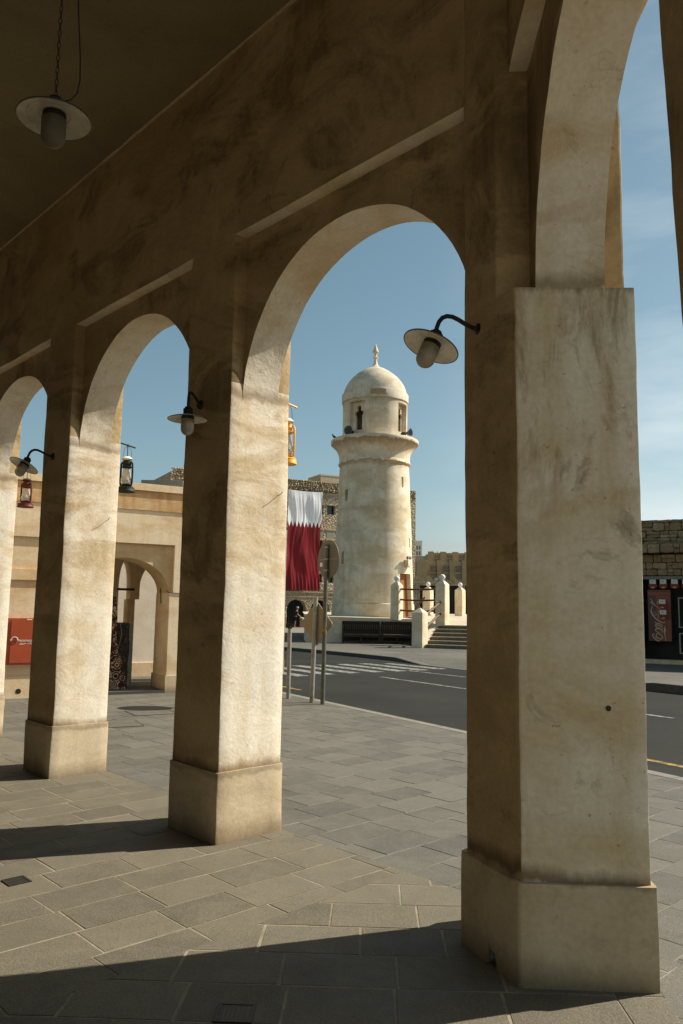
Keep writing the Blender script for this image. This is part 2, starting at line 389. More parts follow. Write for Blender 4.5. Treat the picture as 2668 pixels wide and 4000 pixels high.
# clouds thin out away from the sunward half of the sky
dt = nt.nodes.new('ShaderNodeVectorMath'); dt.operation = 'DOT_PRODUCT'; dt.inputs[1].default_value = (.93, .37, 0)
nt.links.new(tc.outputs['Generated'], dt.inputs[0])
c2 = nt.nodes.new('ShaderNodeMapRange'); c2.inputs['From Min'].default_value = .44; c2.inputs['From Max'].default_value = .70
nt.links.new(dt.outputs['Value'], c2.inputs['Value'])
mm = nt.nodes.new('ShaderNodeMath'); mm.operation = 'MULTIPLY'; nt.links.new(cr.outputs[0], mm.inputs[0]); nt.links.new(c2.outputs[0], mm.inputs[1])
hs = nt.nodes.new('ShaderNodeHueSaturation'); hs.inputs['Saturation'].default_value = .92; hs.inputs['Hue'].default_value = .466
nt.links.new(sky.outputs[0], hs.inputs['Color'])
mx = nt.nodes.new('ShaderNodeMix'); mx.data_type = 'RGBA'; nt.links.new(mm.outputs[0], mx.inputs[0]); nt.links.new(hs.outputs[0], mx.inputs[6]); mx.inputs[7].default_value = (9.5, 10.2, 10.2, 1)
nt.links.new(mx.outputs[2], bg.inputs['Color']); bg.inputs['Strength'].default_value = .06
vs = C.view_settings; vs.view_transform = 'Standard'; vs.look = 'None'; vs.gamma = 1; vs.exposure = .70
C.cycles.max_bounces = 8; C.cycles.diffuse_bounces = 4; C.cycles.use_denoising = True

# ------------------------------------------------------------------ frames of the two arcades
A1 = Frame((-1.161, 6.009), -47)      # s along the left arcade, off = towards the street
A2 = Frame((.8155, 3.658), -93)       # t along the right arcade (towards and past the camera)
D = .55; SPR1 = 3.10; RT = 4.36; CZ = 5.9; TOPZ = 7.0; SPR2 = 3.14
# seam between the two paving directions
SEAM = V((-.36, 4.32)); SDIR = V((math.cos(rad(47)), math.sin(rad(47))))
SN = (SDIR.y, -SDIR.x)                # points right / towards the camera side
KP = V((-1.11, 15.71)); KD = V((math.cos(rad(-59.1)), math.sin(rad(-59.1)))); KN = (-KD.y, KD.x)  # kerb line, normal to the road
KN = (KN[0], KN[1]) if KN[0] > 0 else (-KN[0], -KN[1])

# ------------------------------------------------------------------ ground, road, pavements
g = MB(); g.quad((-700, -700, -.15), (700, -700, -.15), (700, 900, -.15), (-700, 900, -.15))
tag(g.build('ground', M_sand), kind='structure')
def kpt(a, o, z=0): return (KP.x + KD.x * a + KN[0] * o, KP.y + KD.y * a + KN[1] * o, z)
r_ = MB(); r_.quad(kpt(-60, -.5, -.12), kpt(60, -.5, -.12), kpt(60, 60, -.12), kpt(-60, 60, -.12))
tag(r_.build('road', M_asph), kind='structure')
# near pavement: mortar bed, slabs, kerb
def strip_rows(mb, tone, P, ang, row, ln, jit, gap, ext, clips, z0=.0, zj=.002):
    F = Frame(P, ang); rr = random.Random(int(ang * 10) + 5)
    (a0, a1), (o0, o1) = ext
    o = o0
    while o < o1:
        a = a0 - rr.random() * ln
        while a < a1:
            L = ln * (1 + rr.uniform(-jit, jit))
            poly = F.rect(a + gap / 2, a + L - gap / 2, o + gap / 2, o + row - gap / 2); full = True
            for P_, n_ in clips:
                poly = clip(poly, P_, n_)
                if len(poly) < 3: break
            if len(poly) >= 3:
                zc = z0 + rr.uniform(0, zj); tx = rr.uniform(-1, 1) * .003; ty = rr.uniform(-1, 1) * .003
                cx = sum(p[0] for p in poly) / len(poly); cy = sum(p[1] for p in poly) / len(poly)
                b = len(mb.v); n = len(poly)
                ch = gap * .3
                for (x, y) in [(x + rr.uniform(-.004, .004), y + rr.uniform(-.004, .004)) for x, y in poly]: mb.v.append(V((x, y, zc + (x - cx) * tx + (y - cy) * ty)))
                for (x, y) in poly: mb.v.append(V((x + (x - cx) * .012, y + (y - cy) * .012, zc - .006)))
                mb.f.append([b + i for i in range(n)]); tn = rr.random(); tone.append(tn)
                for i in range(n): k = (i + 1) % n; mb.f.append([b + n + i, b + n + k, b + k, b + i]); tone.append(tn)
            a += L
        o += row
kclip = ((KP.x - KN[0] * .15, KP.y - KN[1] * .15), KN)
seamL = ((SEAM.x, SEAM.y), SN); seamR = ((SEAM.x, SEAM.y), (-SN[0], -SN[1]))
out1 = A1.xy(0, D + .03); n1 = (A1.n.x, A1.n.y); out2 = A2.xy(0, D + .03); n2 = (A2.n.x, A2.n.y)
inside1 = (out1, n1); outside1 = (out1, (-n1[0], -n1[1])); inside2 = (out2, n2); outside2 = (out2, (-n2[0], -n2[1]))
sin_ = MB(); sin_.tone = []
strip_rows(sin_, sin_.tone, A1.xy(0, 0), 43, .315, .475, .10, .014, ((-6.5, 1.2), (-3.8, 13)), [inside1, seamL])
strip_rows(sin_, sin_.tone, (0, 3.62), -2, .325, .465, .12, .014, ((-5, 3), (-6.5, 2.5)), [inside1, inside2, seamR])
tag(sin_.build('arcade_pavement', M_slabin), kind='structure')
sou = MB(); sou.tone = []
strip_rows(sou, sou.tone, A1.xy(0, D), 43, .33, .46, .22, .011, ((0, 14), (-9, 13)), [outside1, kclip])
strip_rows(sou, sou.tone, A1.xy(0, D), 43, .33, .46, .22, .011, ((-8, 6), (-13, 3)), [inside1, outside2, kclip])
tag(sou.build('street_pavement', M_slabout), kind='structure')
m1 = MB(); m1.v = [V((x, y, -.001)) for x, y in clip(clip([(-14, -9), (14, -9), (14, 30), (-14, 30)], *inside1), *kclip)]; m1.f = [list(range(len(m1.v)))]
tag(m1.build('arcade_pavement_bed', M_mortin), kind='structure')
m2 = MB(); m2.v = [V((x, y, -.0012)) for x, y in clip(clip([(-30, -20), (30, -20), (30, 60), (-30, 60)], *outside1), *kclip)]; m2.f = [list(range(len(m2.v)))]
q = clip(clip(clip([(-30, -20), (30, -20), (30, 60), (-30, 60)], *inside1), *outside2), *kclip); b = len(m2.v); m2.v += [V((x, y, -.0008)) for x, y in q]; m2.f.append([b + i for i in range(len(q))])
tag(m2.build('street_pavement_bed', M_mortout), kind='structure')
kb = MB()
a = -14.
while a < 24:
    L = .95
    M_ = [kpt(a + .006, -.15), kpt(a + L - .006, -.15), kpt(a + L - .006, 0), kpt(a + .006, 0)]
    kb.prism([(p[0], p[1]) for p in M_], -.13, .004); a += L
tag(kb.build('kerb', M_kerb), kind='structure')
# road markings
mk = MB()
def stripe(p, q, w, z=-.116):
    p = V(p); q = V(q); d = (q - p).normalized(); n = V((-d.y, d.x)) * w / 2
    mk.quad((p.x - n.x, p.y - n.y, z), (q.x - n.x, q.y - n.y, z), (q.x + n.x, q.y + n.y, z), (p.x + n.x, p.y + n.y, z))
for i in range(-1, 8):
    c0 = V((.74, 26.02)) + V((-.68, -.47)) * i + (V((0, -.15)) * max(0, i - 3)); d_ = V((1.75, -2.55))
    if i == -1: stripe((1.55, 26.2), (3.08, 24.1), .40)
    else: stripe(c0, c0 + d_, .40)
stripe((1.08, 20.96), (2.84, 18.11), .11); stripe((3.8, 16.55), (5.6, 13.6), .11); stripe((2.0, 23.27), (3.34, 21.3), .11); stripe((4.3, 19.9), (5.7, 17.8), .11)
tag(mk.build('road_markings', M_rpaint), kind='structure')
ym = MB()
for a0, a1 in ((-14, -1.2), (6.3, 24)): ym.quad(kpt(a0, 1.0, -.116), kpt(a1, 1.0, -.116), kpt(a1, 1.11, -.116), kpt(a0, 1.11, -.116))
tag(ym.build('yellow_road_line', M_ypaint), kind='structure')
# far pavement with its kerb (drops to the road for the crossing)
FK = [(-9, 43, 0), (-4.6, 37.2, 0), (-2.4, 33.75, 0), (-.55, 31.3, 0), (.8, 29.35, 0), (1.9, 27.55, 0), (2.6, 25.7, -.112), (3.6, 23.8, -.114), (5.4, 20.9, -.114), (6.6, 19.0, -.02), (7.1, 18.3, .06), (9, 15.3, .06), (14, 7, .06)]
fp = MB(); nrm = V((.86, .51))
rows = [0, .35, 2.2, 12, 40]
for (x, y, z) in FK:
    for k, o in enumerate(rows): fp.pt((x + nrm.x * o, y + nrm.y * o, z if k < 2 else (0 if x < 6 else .03)))
n = len(rows)
for i in range(len(FK) - 1):
    for k in range(n - 1): fp.f.append([i * n + k, (i + 1) * n + k, (i + 1) * n + k + 1, i * n + k + 1])
fp.tone = [random.random() for _ in fp.f]
tag(fp.build('far_pavement', M_slabout), kind='structure')
fk = MB()
for i in range(len(FK) - 1):
    a, b = FK[i], FK[i + 1]; d = (V(b[:2]) - V(a[:2])).normalized(); w = V((-d.y, d.x)) * -.14
    fk.add([(a[0], a[1], a[2] + .004), (b[0], b[1], b[2] + .004), (b[0], b[1], -.13), (a[0], a[1], -.13), (a[0] - w.x * .0, a[1], -.13)], [(0, 1, 2, 3)])
    fk.quad((a[0], a[1], a[2] + .004), (b[0], b[1], b[2] + .004), (b[0] + nrm.x * .14, b[1] + nrm.y * .14, b[2] + .004), (a[0] + nrm.x * .14, a[1] + nrm.y * .14, a[2] + .004))
tag(fk.build('far_kerb', M_kerbd), kind='structure')
bp = MB(); bp.quad((-40, 47, -.05), (40, 47, -.05), (60, 140, -.05), (-60, 140, -.05)); tag(bp.build('rear_road', M_kerb), kind='structure')

# ------------------------------------------------------------------ the arcade building
AB = thing('arcade_building', 'shaded cream plaster arcade with square pillars and round arches framing the view', 'arcade', (.6, 4.2, 0))
def inner_shade(o, d, F=None, spr=None):  # inward faces and recess returns get the plaster with shade painted in
    me = o.data; me.materials.append(M_innershade); d = V(d)
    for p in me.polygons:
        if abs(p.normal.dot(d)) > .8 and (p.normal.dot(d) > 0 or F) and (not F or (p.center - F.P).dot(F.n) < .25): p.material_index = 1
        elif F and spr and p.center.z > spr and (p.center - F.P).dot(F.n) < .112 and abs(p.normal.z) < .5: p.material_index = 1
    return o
def wob(mb):
    mb.wobble(.007, 1.7, .003, 8)
    for i, p in enumerate(mb.v):      # small dents, sharper where the noise peaks
        k = noise.noise(p * 11) + .5 * noise.noise(p * 23)
        if k > .45: mb.v[i] = p + noise.noise_vector(p * 5) * (k - .45) * .03
    return mb
def pillar(F, a0, a1, ztop, cut=None, lean=0):
    m = MB(); m.prism(F.rect(a0, a1, 0, D), 0, ztop, .07, .08, .014)
    if lean: m.v = [p + F.u * (.06 - lean * max(p.z - 2.05, 0)) for p in m.v]
    o = inner_shade(wob(m).build('pillar', M_arc, AB, 40), -F.n, F, ztop if cut else SPR1 + .15)
    if cut:
        m = MB(); m.prism(F.rect(a0 + cut, a1 - cut, 0, D), ztop, RT, .11, .12, .014); c = inner_shade(wob(m).build('pilaster', M_arc, AB, 40), -F.n, F, 1); c.parent = o
    p = MB(); e = .013; p.prism(F.rect(a0 - e, a1 + e, -e, D + e), -.02, .475, .08, .09, .016)
    wob(p); c = p.build('plinth', M_plinth, AB, 40); c.parent = o
    return o
PS = [-.095 - 2.705 * k for k in range(0, 5)]      # pillar starts on arcade 1 (0 is the middle pillar of the photo)
pil = [pillar(A1, s0, s0 + .6, RT) for s0 in PS]
# corner pillar with a chamfered inner face
L, Mi, R_, O, J = (.638, 4.085), (.8125, 3.655), (1.374, 3.624), (1.400, 4.10), (1.033, 4.475)
m = MB(); m.prism([L, Mi, R_, O, J], 0, SPR2, .055, .06, .013)
CP = inner_shade(wob(m).build('pillar', M_arcp, AB, 40), (-.927, -.375, 0)); CP['label'] = 'nearest corner pillar with an angled inner face'
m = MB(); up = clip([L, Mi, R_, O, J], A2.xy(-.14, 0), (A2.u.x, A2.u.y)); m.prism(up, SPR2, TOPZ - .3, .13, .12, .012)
c = inner_shade(wob(m).build('pilaster', M_arc, AB, 40), (-.927, -.375, 0), A2, 1); c.parent = CP
p = MB(); p.prism([(.611, 4.10), (.796, 3.631), (1.389, 3.597), (1.417, 4.125), (1.033, 4.505)], -.02, .43, .08, .09, .016)
c = wob(p).build('plinth', M_plinth, AB, 40); c.parent = CP
def carve(o, verts, faces):
    cm = bpy.data.meshes.new('cut'); cm.from_pydata(verts, [], faces); b_ = bmesh.new(); b_.from_mesh(cm); bmesh.ops.recalc_face_normals(b_, faces=b_.faces); b_.to_mesh(cm); b_.free(); co = bpy.data.objects.new('cut', cm); COL.objects.link(co); co.parent = AB; co.location = o.location
    b = o.modifiers.new('cut', 'BOOLEAN'); b.operation = 'DIFFERENCE'; b.object = co; b.solver = 'EXACT'
    dg = bpy.context.evaluated_depsgraph_get(); me = bpy.data.meshes.new_from_object(o.evaluated_get(dg)); o.modifiers.clear(); bpy.data.objects.remove(co); bpy.data.meshes.remove(cm)
    me.name = o.name; o.data = me
og = V((.6, 4.2, 0)); cc = V((.609, 4.10, 0)).lerp(V((.796, 3.629, 0)), .55); cu = (V((.796, 3.629, 0)) - V((.609, 4.10, 0))).normalized(); cn = V((-.927, -.375, 0))
prof_ = [(-.045, -.1), (-.04, .03), (-.028, .055), (-.018, .10), (.0, .075), (.03, .07), (.045, .03), (.05, -.1)]
vs_ = [cc + cu * x + cn * d_ + V((0, 0, z_)) - og for d_ in (.08, -.16) for x, z_ in prof_]; n_ = len(prof_)
for ob_ in (CP, c): carve(ob_, [tuple(v) for v in vs_], [tuple(range(n_)), tuple(range(2 * n_ - 1, n_ - 1, -1))] + [(i, n_ + i, n_ + (i + 1) % n_, (i + 1) % n_) for i in range(n_)])
for t0 in (2.0, 4.7, 7.4): pillar(A2, t0, t0 + .6, SPR2, .14, .10 if t0 == 2.0 else 0)

def arch_wall(F, a0, a1, zs, zt, o0, o1, bh, e=0, N=40):
    """spandrel wall over one opening a0..a1"""
    m = MB(); c = (a0 + a1) / 2; ra = (a1 - a0) / 2
    pts = [(c - ra * math.cos(math.pi * k / N), zs + bh * math.sin(math.pi * k / N)) for k in range(N + 1)]
    nz = 6
    for o in (o0, o1):
        b = len(m.v)
        for (a, z) in pts:
            for j in range(nz + 1): m.v.append(F(a, o, z + (zt - z) * j / nz))
        for k in range(N):
            for j in range(nz): q = b + k * (nz + 1) + j; m.f.append([q, q + nz + 1, q + nz + 2, q + 1])
    b = len(m.v); no = 5
    for (a, z) in pts:
        for j in range(no + 1): m.v.append(F(a, o0 + (o1 - o0) * j / no, z))
    for k in range(N):
        for j in range(no): q = b + k * (no + 1) + j; m.f.append([q, q + 1, q + no + 2, q + no + 1])
    if e:
        for (x0, x1) in ((a0 - e, a0), (a1, a1 + e)):
            for o in (o0, o1):
                b = len(m.v)
                for i in range(3):
                    for j in range(13): m.v.append(F(x0 + (x1 - x0) * i / 2, o, zs + (zt - zs) * j / 12))
                for i in range(2):
                    for j in range(12): q = b + i * 13 + j; m.f.append([q, q + 13, q + 14, q + 1])
    bm_merge(m)
    return inner_shade(wob(m).build('arch_wall', M_arc, AB, 40), -F.n, F)
def bm_merge(m, d=1e-4):
    seen = {}; mp_ = []; nv = []
    for p in m.v:
        k = (round(p.x / d), round(p.y / d), round(p.z / d))
        if k not in seen: seen[k] = len(nv); nv.append(p)
        mp_.append(seen[k])
    m.v = nv; fs = []
    for f in m.f:
        g_ = []
        for i in f:
            j = mp_[i]
            if j not in g_: g_.append(j)
        if len(g_) >= 3: fs.append(g_)
    m.f = fs
arch_wall(A1, .505, 2.625, SPR1, RT, .105, .43, 1.06)
for k in range(4): arch_wall(A1, PS[k + 1] + .6, PS[k], SPR1 + .02, RT, .105, .43, 1.06)
arch_wall(A2, 0, 2.0, SPR2, RT, .095, .42, 1.02, .14)
arch_wall(A2, 2.6, 4.7, SPR2, RT, .095, .42, 1.04, .14); arch_wall(A2, 5.3, 7.4, SPR2, RT, .095, .42, 1.04, .14)
uw = MB()
uw.prism([A1.xy(-10.915, 0), L, J, A1.xy(-10.915, D)], RT, TOPZ, .2, .25)
uw.prism([A2.xy(-.14, 0), A2.xy(8, 0), A2.xy(8, D), A2.xy(-.14, D)], RT, TOPZ, .2, .25)
uo = uw.wobble(.012, 1.1, .004, 6).build('upper_wall', M_arc, AB, 40); inner_shade(uo, -A1.n)
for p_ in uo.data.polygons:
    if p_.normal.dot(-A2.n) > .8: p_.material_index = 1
# ceiling over the walkway and the shop-side rear wall
W4 = 4.0
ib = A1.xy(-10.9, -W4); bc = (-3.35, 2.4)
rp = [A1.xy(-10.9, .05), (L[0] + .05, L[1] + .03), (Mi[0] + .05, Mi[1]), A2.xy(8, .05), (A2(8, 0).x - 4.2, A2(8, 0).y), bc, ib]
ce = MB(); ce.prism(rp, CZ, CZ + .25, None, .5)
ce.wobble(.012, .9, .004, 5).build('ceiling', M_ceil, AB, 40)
jt = MB()   # rough plaster bead where the ceiling meets the wall
pts = [A1(-10 + .2 * k, -.004 + .003 * noise.noise(V((k * .7, 0, 3))), CZ - .004 + .006 * noise.noise(V((k * .9, 5, 0)))) for k in range(62)]
jt.tube(pts, [.012 + .007 * noise.noise(V((k * .8, 1, 1))) for k in range(62)], 5); jt.build('plaster_bead', M_plinth, AB, 60)
rw = MB()
def wallseg(p, q, t=.3):
    p = V(p); q = V(q); d = (q - p).normalized(); nn = V((-d.y, d.x)) * -t
    rw.prism([p, q, q + nn, p + nn], 0, TOPZ - .2)
wallseg(ib, bc); wallseg(bc, (A2(8, 0).x - 4.2, A2(8, 0).y)); 
rw.build('rear_wall', M_rear, AB)
# small fixings in the plaster
def hook(parent, base, direction, ln=.10):
    h = MB(); b = V(base); d = V(direction).normalized(); h.tube([b, b + d * ln * .6, b + d * ln + V((0, 0, .012))], .0028, 6)
    h.build('wire_hook', M_iron, parent); bpy.data.objects[-1] if False else None
hook(AB, A1(.505, .45, 2.44), A1.u + V((0, 0, .2)), .07); hook(AB, A1(PS[1] + .6, .43, 2.44), A1.u + V((0, 0, .2)), .07)
for (t_, o_, z_) in ((0, .39, 1.18),):
    h = MB(); h.lathe([(0.0, 0), (.011, 0), (.013, .006), (0, .009)], 10, Matrix.Translation(A2(t_, o_, z_)) @ Matrix.Rotation(rad(90), 4, 'X')); h.build('old_bolt', M_iron, AB)

# ------------------------------------------------------------------ gooseneck wall lamps
def jar_mesh(mb, r=.048, z0=-.05, ln=.13):
    pr = [(r * .86, z0), (r, z0 - .012)] + [(r, z0 - ln * t) for t in (.3, .55)]
    for k in range(1, 9):
        a = math.pi / 2 * k / 8; pr.append((max(r * math.cos(a), .0005), z0 - ln * .62 - (ln * .38) * math.sin(a)))
    mb.lathe(pr, 28)
def shade_parts(parent, loc, rot, en=None, jm=None):
    c = MB(); pr = [(0.0005, .035), (.024, .033), (.026, .02)]
    for k in range(4): pr += [(.036, .018 - .013 * k), (.032, .012 - .013 * k), (.036, .007 - .013 * k)]
    c.lathe(pr + [(.036, -.04)], 24); col = c.build('lamp_collar', M_iron, parent, 35, loc, rot)
    d = MB()
    d.lathe([(.034, -.030), (.080, -.036), (.122, -.047), (.144, -.058)], 48)
    d.lathe([(.0345, -.034), (.060, -.0385), (.063, -.0415), (.066, -.0395), (.096, -.0455), (.104, -.0485), (.107, -.047), (.143, -.0605)], 48)
    sh = d.build('lamp_shade', en or M_enamel, parent, 30, loc, rot)
    r = MB(); r.lathe([(.1425, -.0565), (.1460, -.057), (.1465, -.061), (.1435, -.0625), (.1415, -.0615), (.1425, -.0565)], 48)
    r.build('shade_rim', M_rim, sh, 40, (0, 0, 0))
    j = MB(); jar_mesh(j); jo = j.build('glass_jar', jm or M_jar, parent, 50, loc, rot)
    k = MB(); k.lathe([(.045, -.035), (.0465, -.046), (.047, -.072), (.044, -.075)], 24); k.build('jar_collar', M_iron, jo, 35, (0, 0, 0))
    bl = MB(); bl.lathe([(.012, -.06), (.013, -.085), (.024, -.11), (.026, -.13), (.018, -.148), (.0005, -.154)], 16); bl.build('bulb', M_globe, jo, 50, (0, 0, 0))
ARM = [(x * .80, 0, z * .95) for x, z in ((0, 0), (.05, .004), (.10, .016), (.15, .034), (.195, .045), (.235, .044), (.268, .030), (.292, .005), (.306, -.025), (.314, -.05))]
def wall_lamp(loc, rz, tilt, label, roll=0):
    o = thing('wall_lamp', label, 'lamp', loc, rz, 'gooseneck lamps on the arcade pillars', local=True)
    m = MB(); m.lathe([(.0005, .016), (.014, .016), (.030, .010), (.036, .004), (.036, -.01), (.0005, -.01)], 24, Matrix.Rotation(rad(90), 4, 'Y'))
    m.build('mounting_plate', M_iron, o, 40, (0, 0, 0))
    a = MB(); path = list(ARM)
    if tilt < 5: path = ARM[:4] + [(.155, 0, .042), (.185, 0, .046), (.208, 0, .034), (.218, 0, .008), (.221, 0, -.03), (.222, 0, -.075)]
    a.tube(path, .0115, 10); a.build('lamp_arm', M_iron, o, 50, (0, 0, 0))
    e = V(path[-1]); shade_parts(o, (e.x + .012 * math.sin(rad(tilt)), 0, e.z - .03), (roll, -rad(tilt), 0))
    return o
aC = math.atan2(-.3746, -.9272); aI = math.atan2(-A1.n.y, -A1.n.x)
wall_lamp((.694, 3.966, 3.045), aC, 24, 'large gooseneck lamp on the nearest pillar, seen against the sky beside the minaret')
wall_lamp((-1.082, 5.92, 3.125), rad(-104), 0, 'gooseneck lamp with level shade on the middle pillar')
wall_lamp((-2.905, 7.875, 3.075), aI, 27, 'gooseneck lamp tilted over the small red lantern, on the second pillar from the left edge')

# pendant on a chain under the ceiling
PL = V((-1.18, 2.99, 3.565))
pd = thing('pendant_lamp', 'round enamel pendant lamp hung on a long chain from the arcade ceiling', 'lamp', tuple(PL), local=True)
shade_parts(pd, (0, 0, .03), (0, 0, 0), M_enamel2, M_jar2)
ch = MB(); z = .062; k = 0
while z < CZ - PL.z:
    R_l = Matrix.Translation((0, 0, z + .016)) @ Matrix.Rotation(rad(90) * (k % 2), 4, 'Z')
    loop = [(.0062 * math.cos(a), 0, .016 * math.sin(a)) for a in [2 * math.pi * i / 10 for i in range(11)]]
    ch.tube(loop, .0019, 5, R_l); z += .027; k += 1
ch.build('chain', M_iron, pd, 50, (0, 0, 0))
cd_ = MB(); cp = [(.002, 0, .055), (.03, .0, .050), (.062, 0, .056), (.086, 0, .085), (.094, 0, .14), (.090, 0, .24), (.075, 0, .40), (.058, 0, .62), (.046, 0, .95), (.038, 0, 1.6), (.03, 0, CZ - PL.z)]
cd_.tube(cp, .003, 6); cd_.build('power_cord', M_iron, pd, 50, (0, 0, 0))

# ------------------------------------------------------------------ hurricane lanterns on brackets
def lantern(loc, rz, mat, label, s=1.0, blabel=''):
    b = thing('wall_bracket', blabel, 'bracket', loc, rz, 'lantern brackets on the pillars', local=True)
    m = MB(); m.tube([(0, 0, .03), (.16, 0, .012), (.31, 0, -.012)], .0085, 8); m.build('bracket_bar', mat, b, 50, (0, 0, 0))
    m = MB(); m.lathe([(.0005, .01), (.03, .01), (.03, -.006), (.0005, -.006)], 16, Matrix.Translation((0, 0, .03)) @ Matrix.Rotation(rad(90), 4, 'Y')); m.build('wall_plate', mat, b, 40, (0, 0, 0))
    ca = math.cos(rz); sa = math.sin(rz)
    l = thing('hanging_lantern', label, 'lantern', (loc[0] + ca * .22, loc[1] + sa * .22, loc[2]), 0, 'hurricane lanterns outside the arcade', local=True)
    def part(n, mb, mt, par=None, sm=40): return mb.build(n, mt, par or l, sm, (0, 0, 0))
    m = MB(); m.tube([(0, 0, .0), (0, 0, -.13)], .0045, 6); m.lathe([(.0005, .018), (.009, .012), (.009, -.01), (.0005, -.014)], 8); part('hanging_rod', m, mat)
    m = MB(); w = [(-.042 * s, .0, -.21), (-.043 * s, 0, -.10), (-.036 * s, 0, -.045), (-.018 * s, 0, -.018), (0, 0, -.012), (.018 * s, 0, -.018), (.036 * s, 0, -.045), (.043 * s, 0, -.10), (.042 * s, 0, -.21)]
    m.tube(w, .0022, 5, Matrix.Rotation(rad(25), 4, 'Z')); part('wire_bail', m, M_iron)
    m = MB(); m.lathe([(.0005, -.118), (.03 * s, -.121), (.052 * s, -.138), (.060 * s, -.147), (.056 * s, -.150), (.036 * s, -.142), (.036 * s, -.165)], 24); part('vent_cap', m, M_enamel if mat is not M_red else M_iron)
    m = MB(); m.lathe([(.036 * s, -.160), (.037 * s, -.172), (.046 * s, -.176), (.046 * s, -.196), (.049 * s, -.199), (.046 * s, -.203), (.045 * s, -.228), (.058 * s, -.233), (.058 * s, -.238), (.040 * s, -.243), (.034 * s, -.252)], 24); part('chimney', m, mat)
    m = MB(); m.lathe([(.032 * s, -.243), (.036 * s, -.27), (.048 * s, -.33), (.056 * s, -.37), (.056 * s, -.395), (.046 * s, -.418), (.038 * s, -.425)], 28); part('glass_globe', m, M_globe, None, 60)
    m = MB(); m.lathe([(.040 * s, -.412), (.044 * s, -.416), (.044 * s, -.434), (.038 * s, -.44), (.05 * s, -.447), (.082 * s, -.452), (.090 * s, -.458), (.090 * s, -.482), (.098 * s, -.494), (.097 * s, -.502), (.06 * s, -.506), (.0005, -.506)], 32); tk = part('fuel_tank', m, mat)
    m = MB(); m.lathe([(.012, -.44), (.012, -.452)], 10, Matrix.Translation((.058 * s, .02, 0))); m.build('filler_cap', mat, tk, 40, (0, 0, 0))
    m = MB()
    for sg in (1, -1):
        m.tube([(.040 * s * sg, 0, -.182), (.056 * s * sg, 0, -.184), (.068 * s * sg, 0, -.20), (.070 * s * sg, 0, -.30), (.068 * s * sg, 0, -.40), (.062 * s * sg, 0, -.43), (.042 * s * sg, 0, -.446)], .0105 * s, 8, Matrix.Rotation(rad(-15), 4, 'Z'))
    part('side_tube', m, mat, None, 50)
    m = MB()
    for a0 in (0, 90): m.tube([(.066 * s * math.cos(t), .066 * s * math.sin(t), -.372 + .024 * math.sin(t * 2 + rad(a0))) for t in [2 * math.pi * i / 24 for i in range(25)]], .0016, 4)
    part('wire_guard', m, M_iron)
    return l
az1 = math.atan2(A1.n.y, A1.n.x)
for k, (zz, mt, nm, bl_, sc) in enumerate(((3.265, M_yellow, 'bright yellow hurricane lantern hanging just right of the middle pillar', 'yellow lantern bracket on the street face of the middle pillar', .82),
                               (3.30, M_green, 'dark green hurricane lantern hanging against the blue sky, right of the second pillar', 'dark green bar bracket on the street face of the second pillar', 1.0),
                               (3.36, M_red, 'dark red hurricane lantern hanging in front of the cream house, under a tilted lamp', 'dark red bracket bar on the street face of the pillar at the left edge', 1.08))):
    P = A1(PS[k] + .30, D + .012, zz)
    lantern(tuple(P), az1, mt, nm, sc, bl_)

# ------------------------------------------------------------------ manhole covers and drain grates
def cover(corners, label):
    P = [V((x, y, 0)) for x, y in corners]; c_ = sum(P, V()) / 4
    o = thing('manhole_cover', label, 'manhole cover', (c_.x, c_.y, 0), group='paved manhole covers')
    f = MB()
    for i in range(4):
        a, b_ = P[i], P[(i + 1) % 4]; ai = a.lerp(c_, .055); bi = b_.lerp(c_, .055)
        f.quad(a + V((0, 0, .0055)), b_ + V((0, 0, .0055)), bi + V((0, 0, .0055)), ai + V((0, 0, .0055)))
    f.build('cover_frame', M_black, o)
    s_ = MB(); s_.tone = [.3, .8]
    q = [p.lerp(c_, .05) for p in P]; m0 = q[0].lerp(q[3], .49); m1_ = q[1].lerp(q[2], .49); m2_ = q[0].lerp(q[3], .51); m3_ = q[1].lerp(q[2], .51)
    h = V((0, 0, .0045))
    s_.quad(q[0] + h, q[1] + h, m1_ + h, m0 + h); s_.quad(m2_ + h, m3_ + h, q[2] + h, q[3] + h)
    s_.build('paving_infill', M_slabout, o)
cover([(-2.97, 11.95), (-2.42, 12.28), (-2.62, 12.68), (-3.27, 12.45)], 'paved manhole cover nearer the street, beside the round sign shadow')
cover([(-3.02, 10.76), (-2.60, 10.98), (-2.88, 11.56), (-3.36, 11.42)], 'paved manhole cover nearer the arcade, half hidden behind the second pillar')
def grate(cx, cy, ang, w, label):
    o = thing('drain_grate', label, 'drain', (cx, cy, 0), rad(ang), 'small square floor drains', local=True)
    f = MB(); h = w / 2
    for (a, b_, c_, d_) in ((-h, h, -h, -h + .012), (-h, h, h - .012, h), (-h, -h + .012, -h + .012, h - .012), (h - .012, h, -h + .012, h - .012)): f.box(a, b_, c_, d_, -.002, .0065)
    f.build('grate_frame', M_iron, o, None, (0, 0, 0))
    g_ = MB()
    for i in range(7): x = -h + .02 + i * (w - .04) / 6; g_.box(x - .004, x + .004, -h + .012, h - .012, -.002, .005)
    g_.build('grate_bars', M_iron, o, None, (0, 0, 0))
    p_ = MB(); p_.quad((-h, -h, .0042), (h, -h, .0042), (h, h, .0042), (-h, h, .0042)); p_.build('drain_pit', M_black, o, None, (0, 0, 0))
grate(-1.855, 4.86, 43, .13, 'square drain grate in the sunlit paving by the left edge')
grate(-.39, 3.38, -2, .15, 'square drain grate in the shadow at the bottom edge')

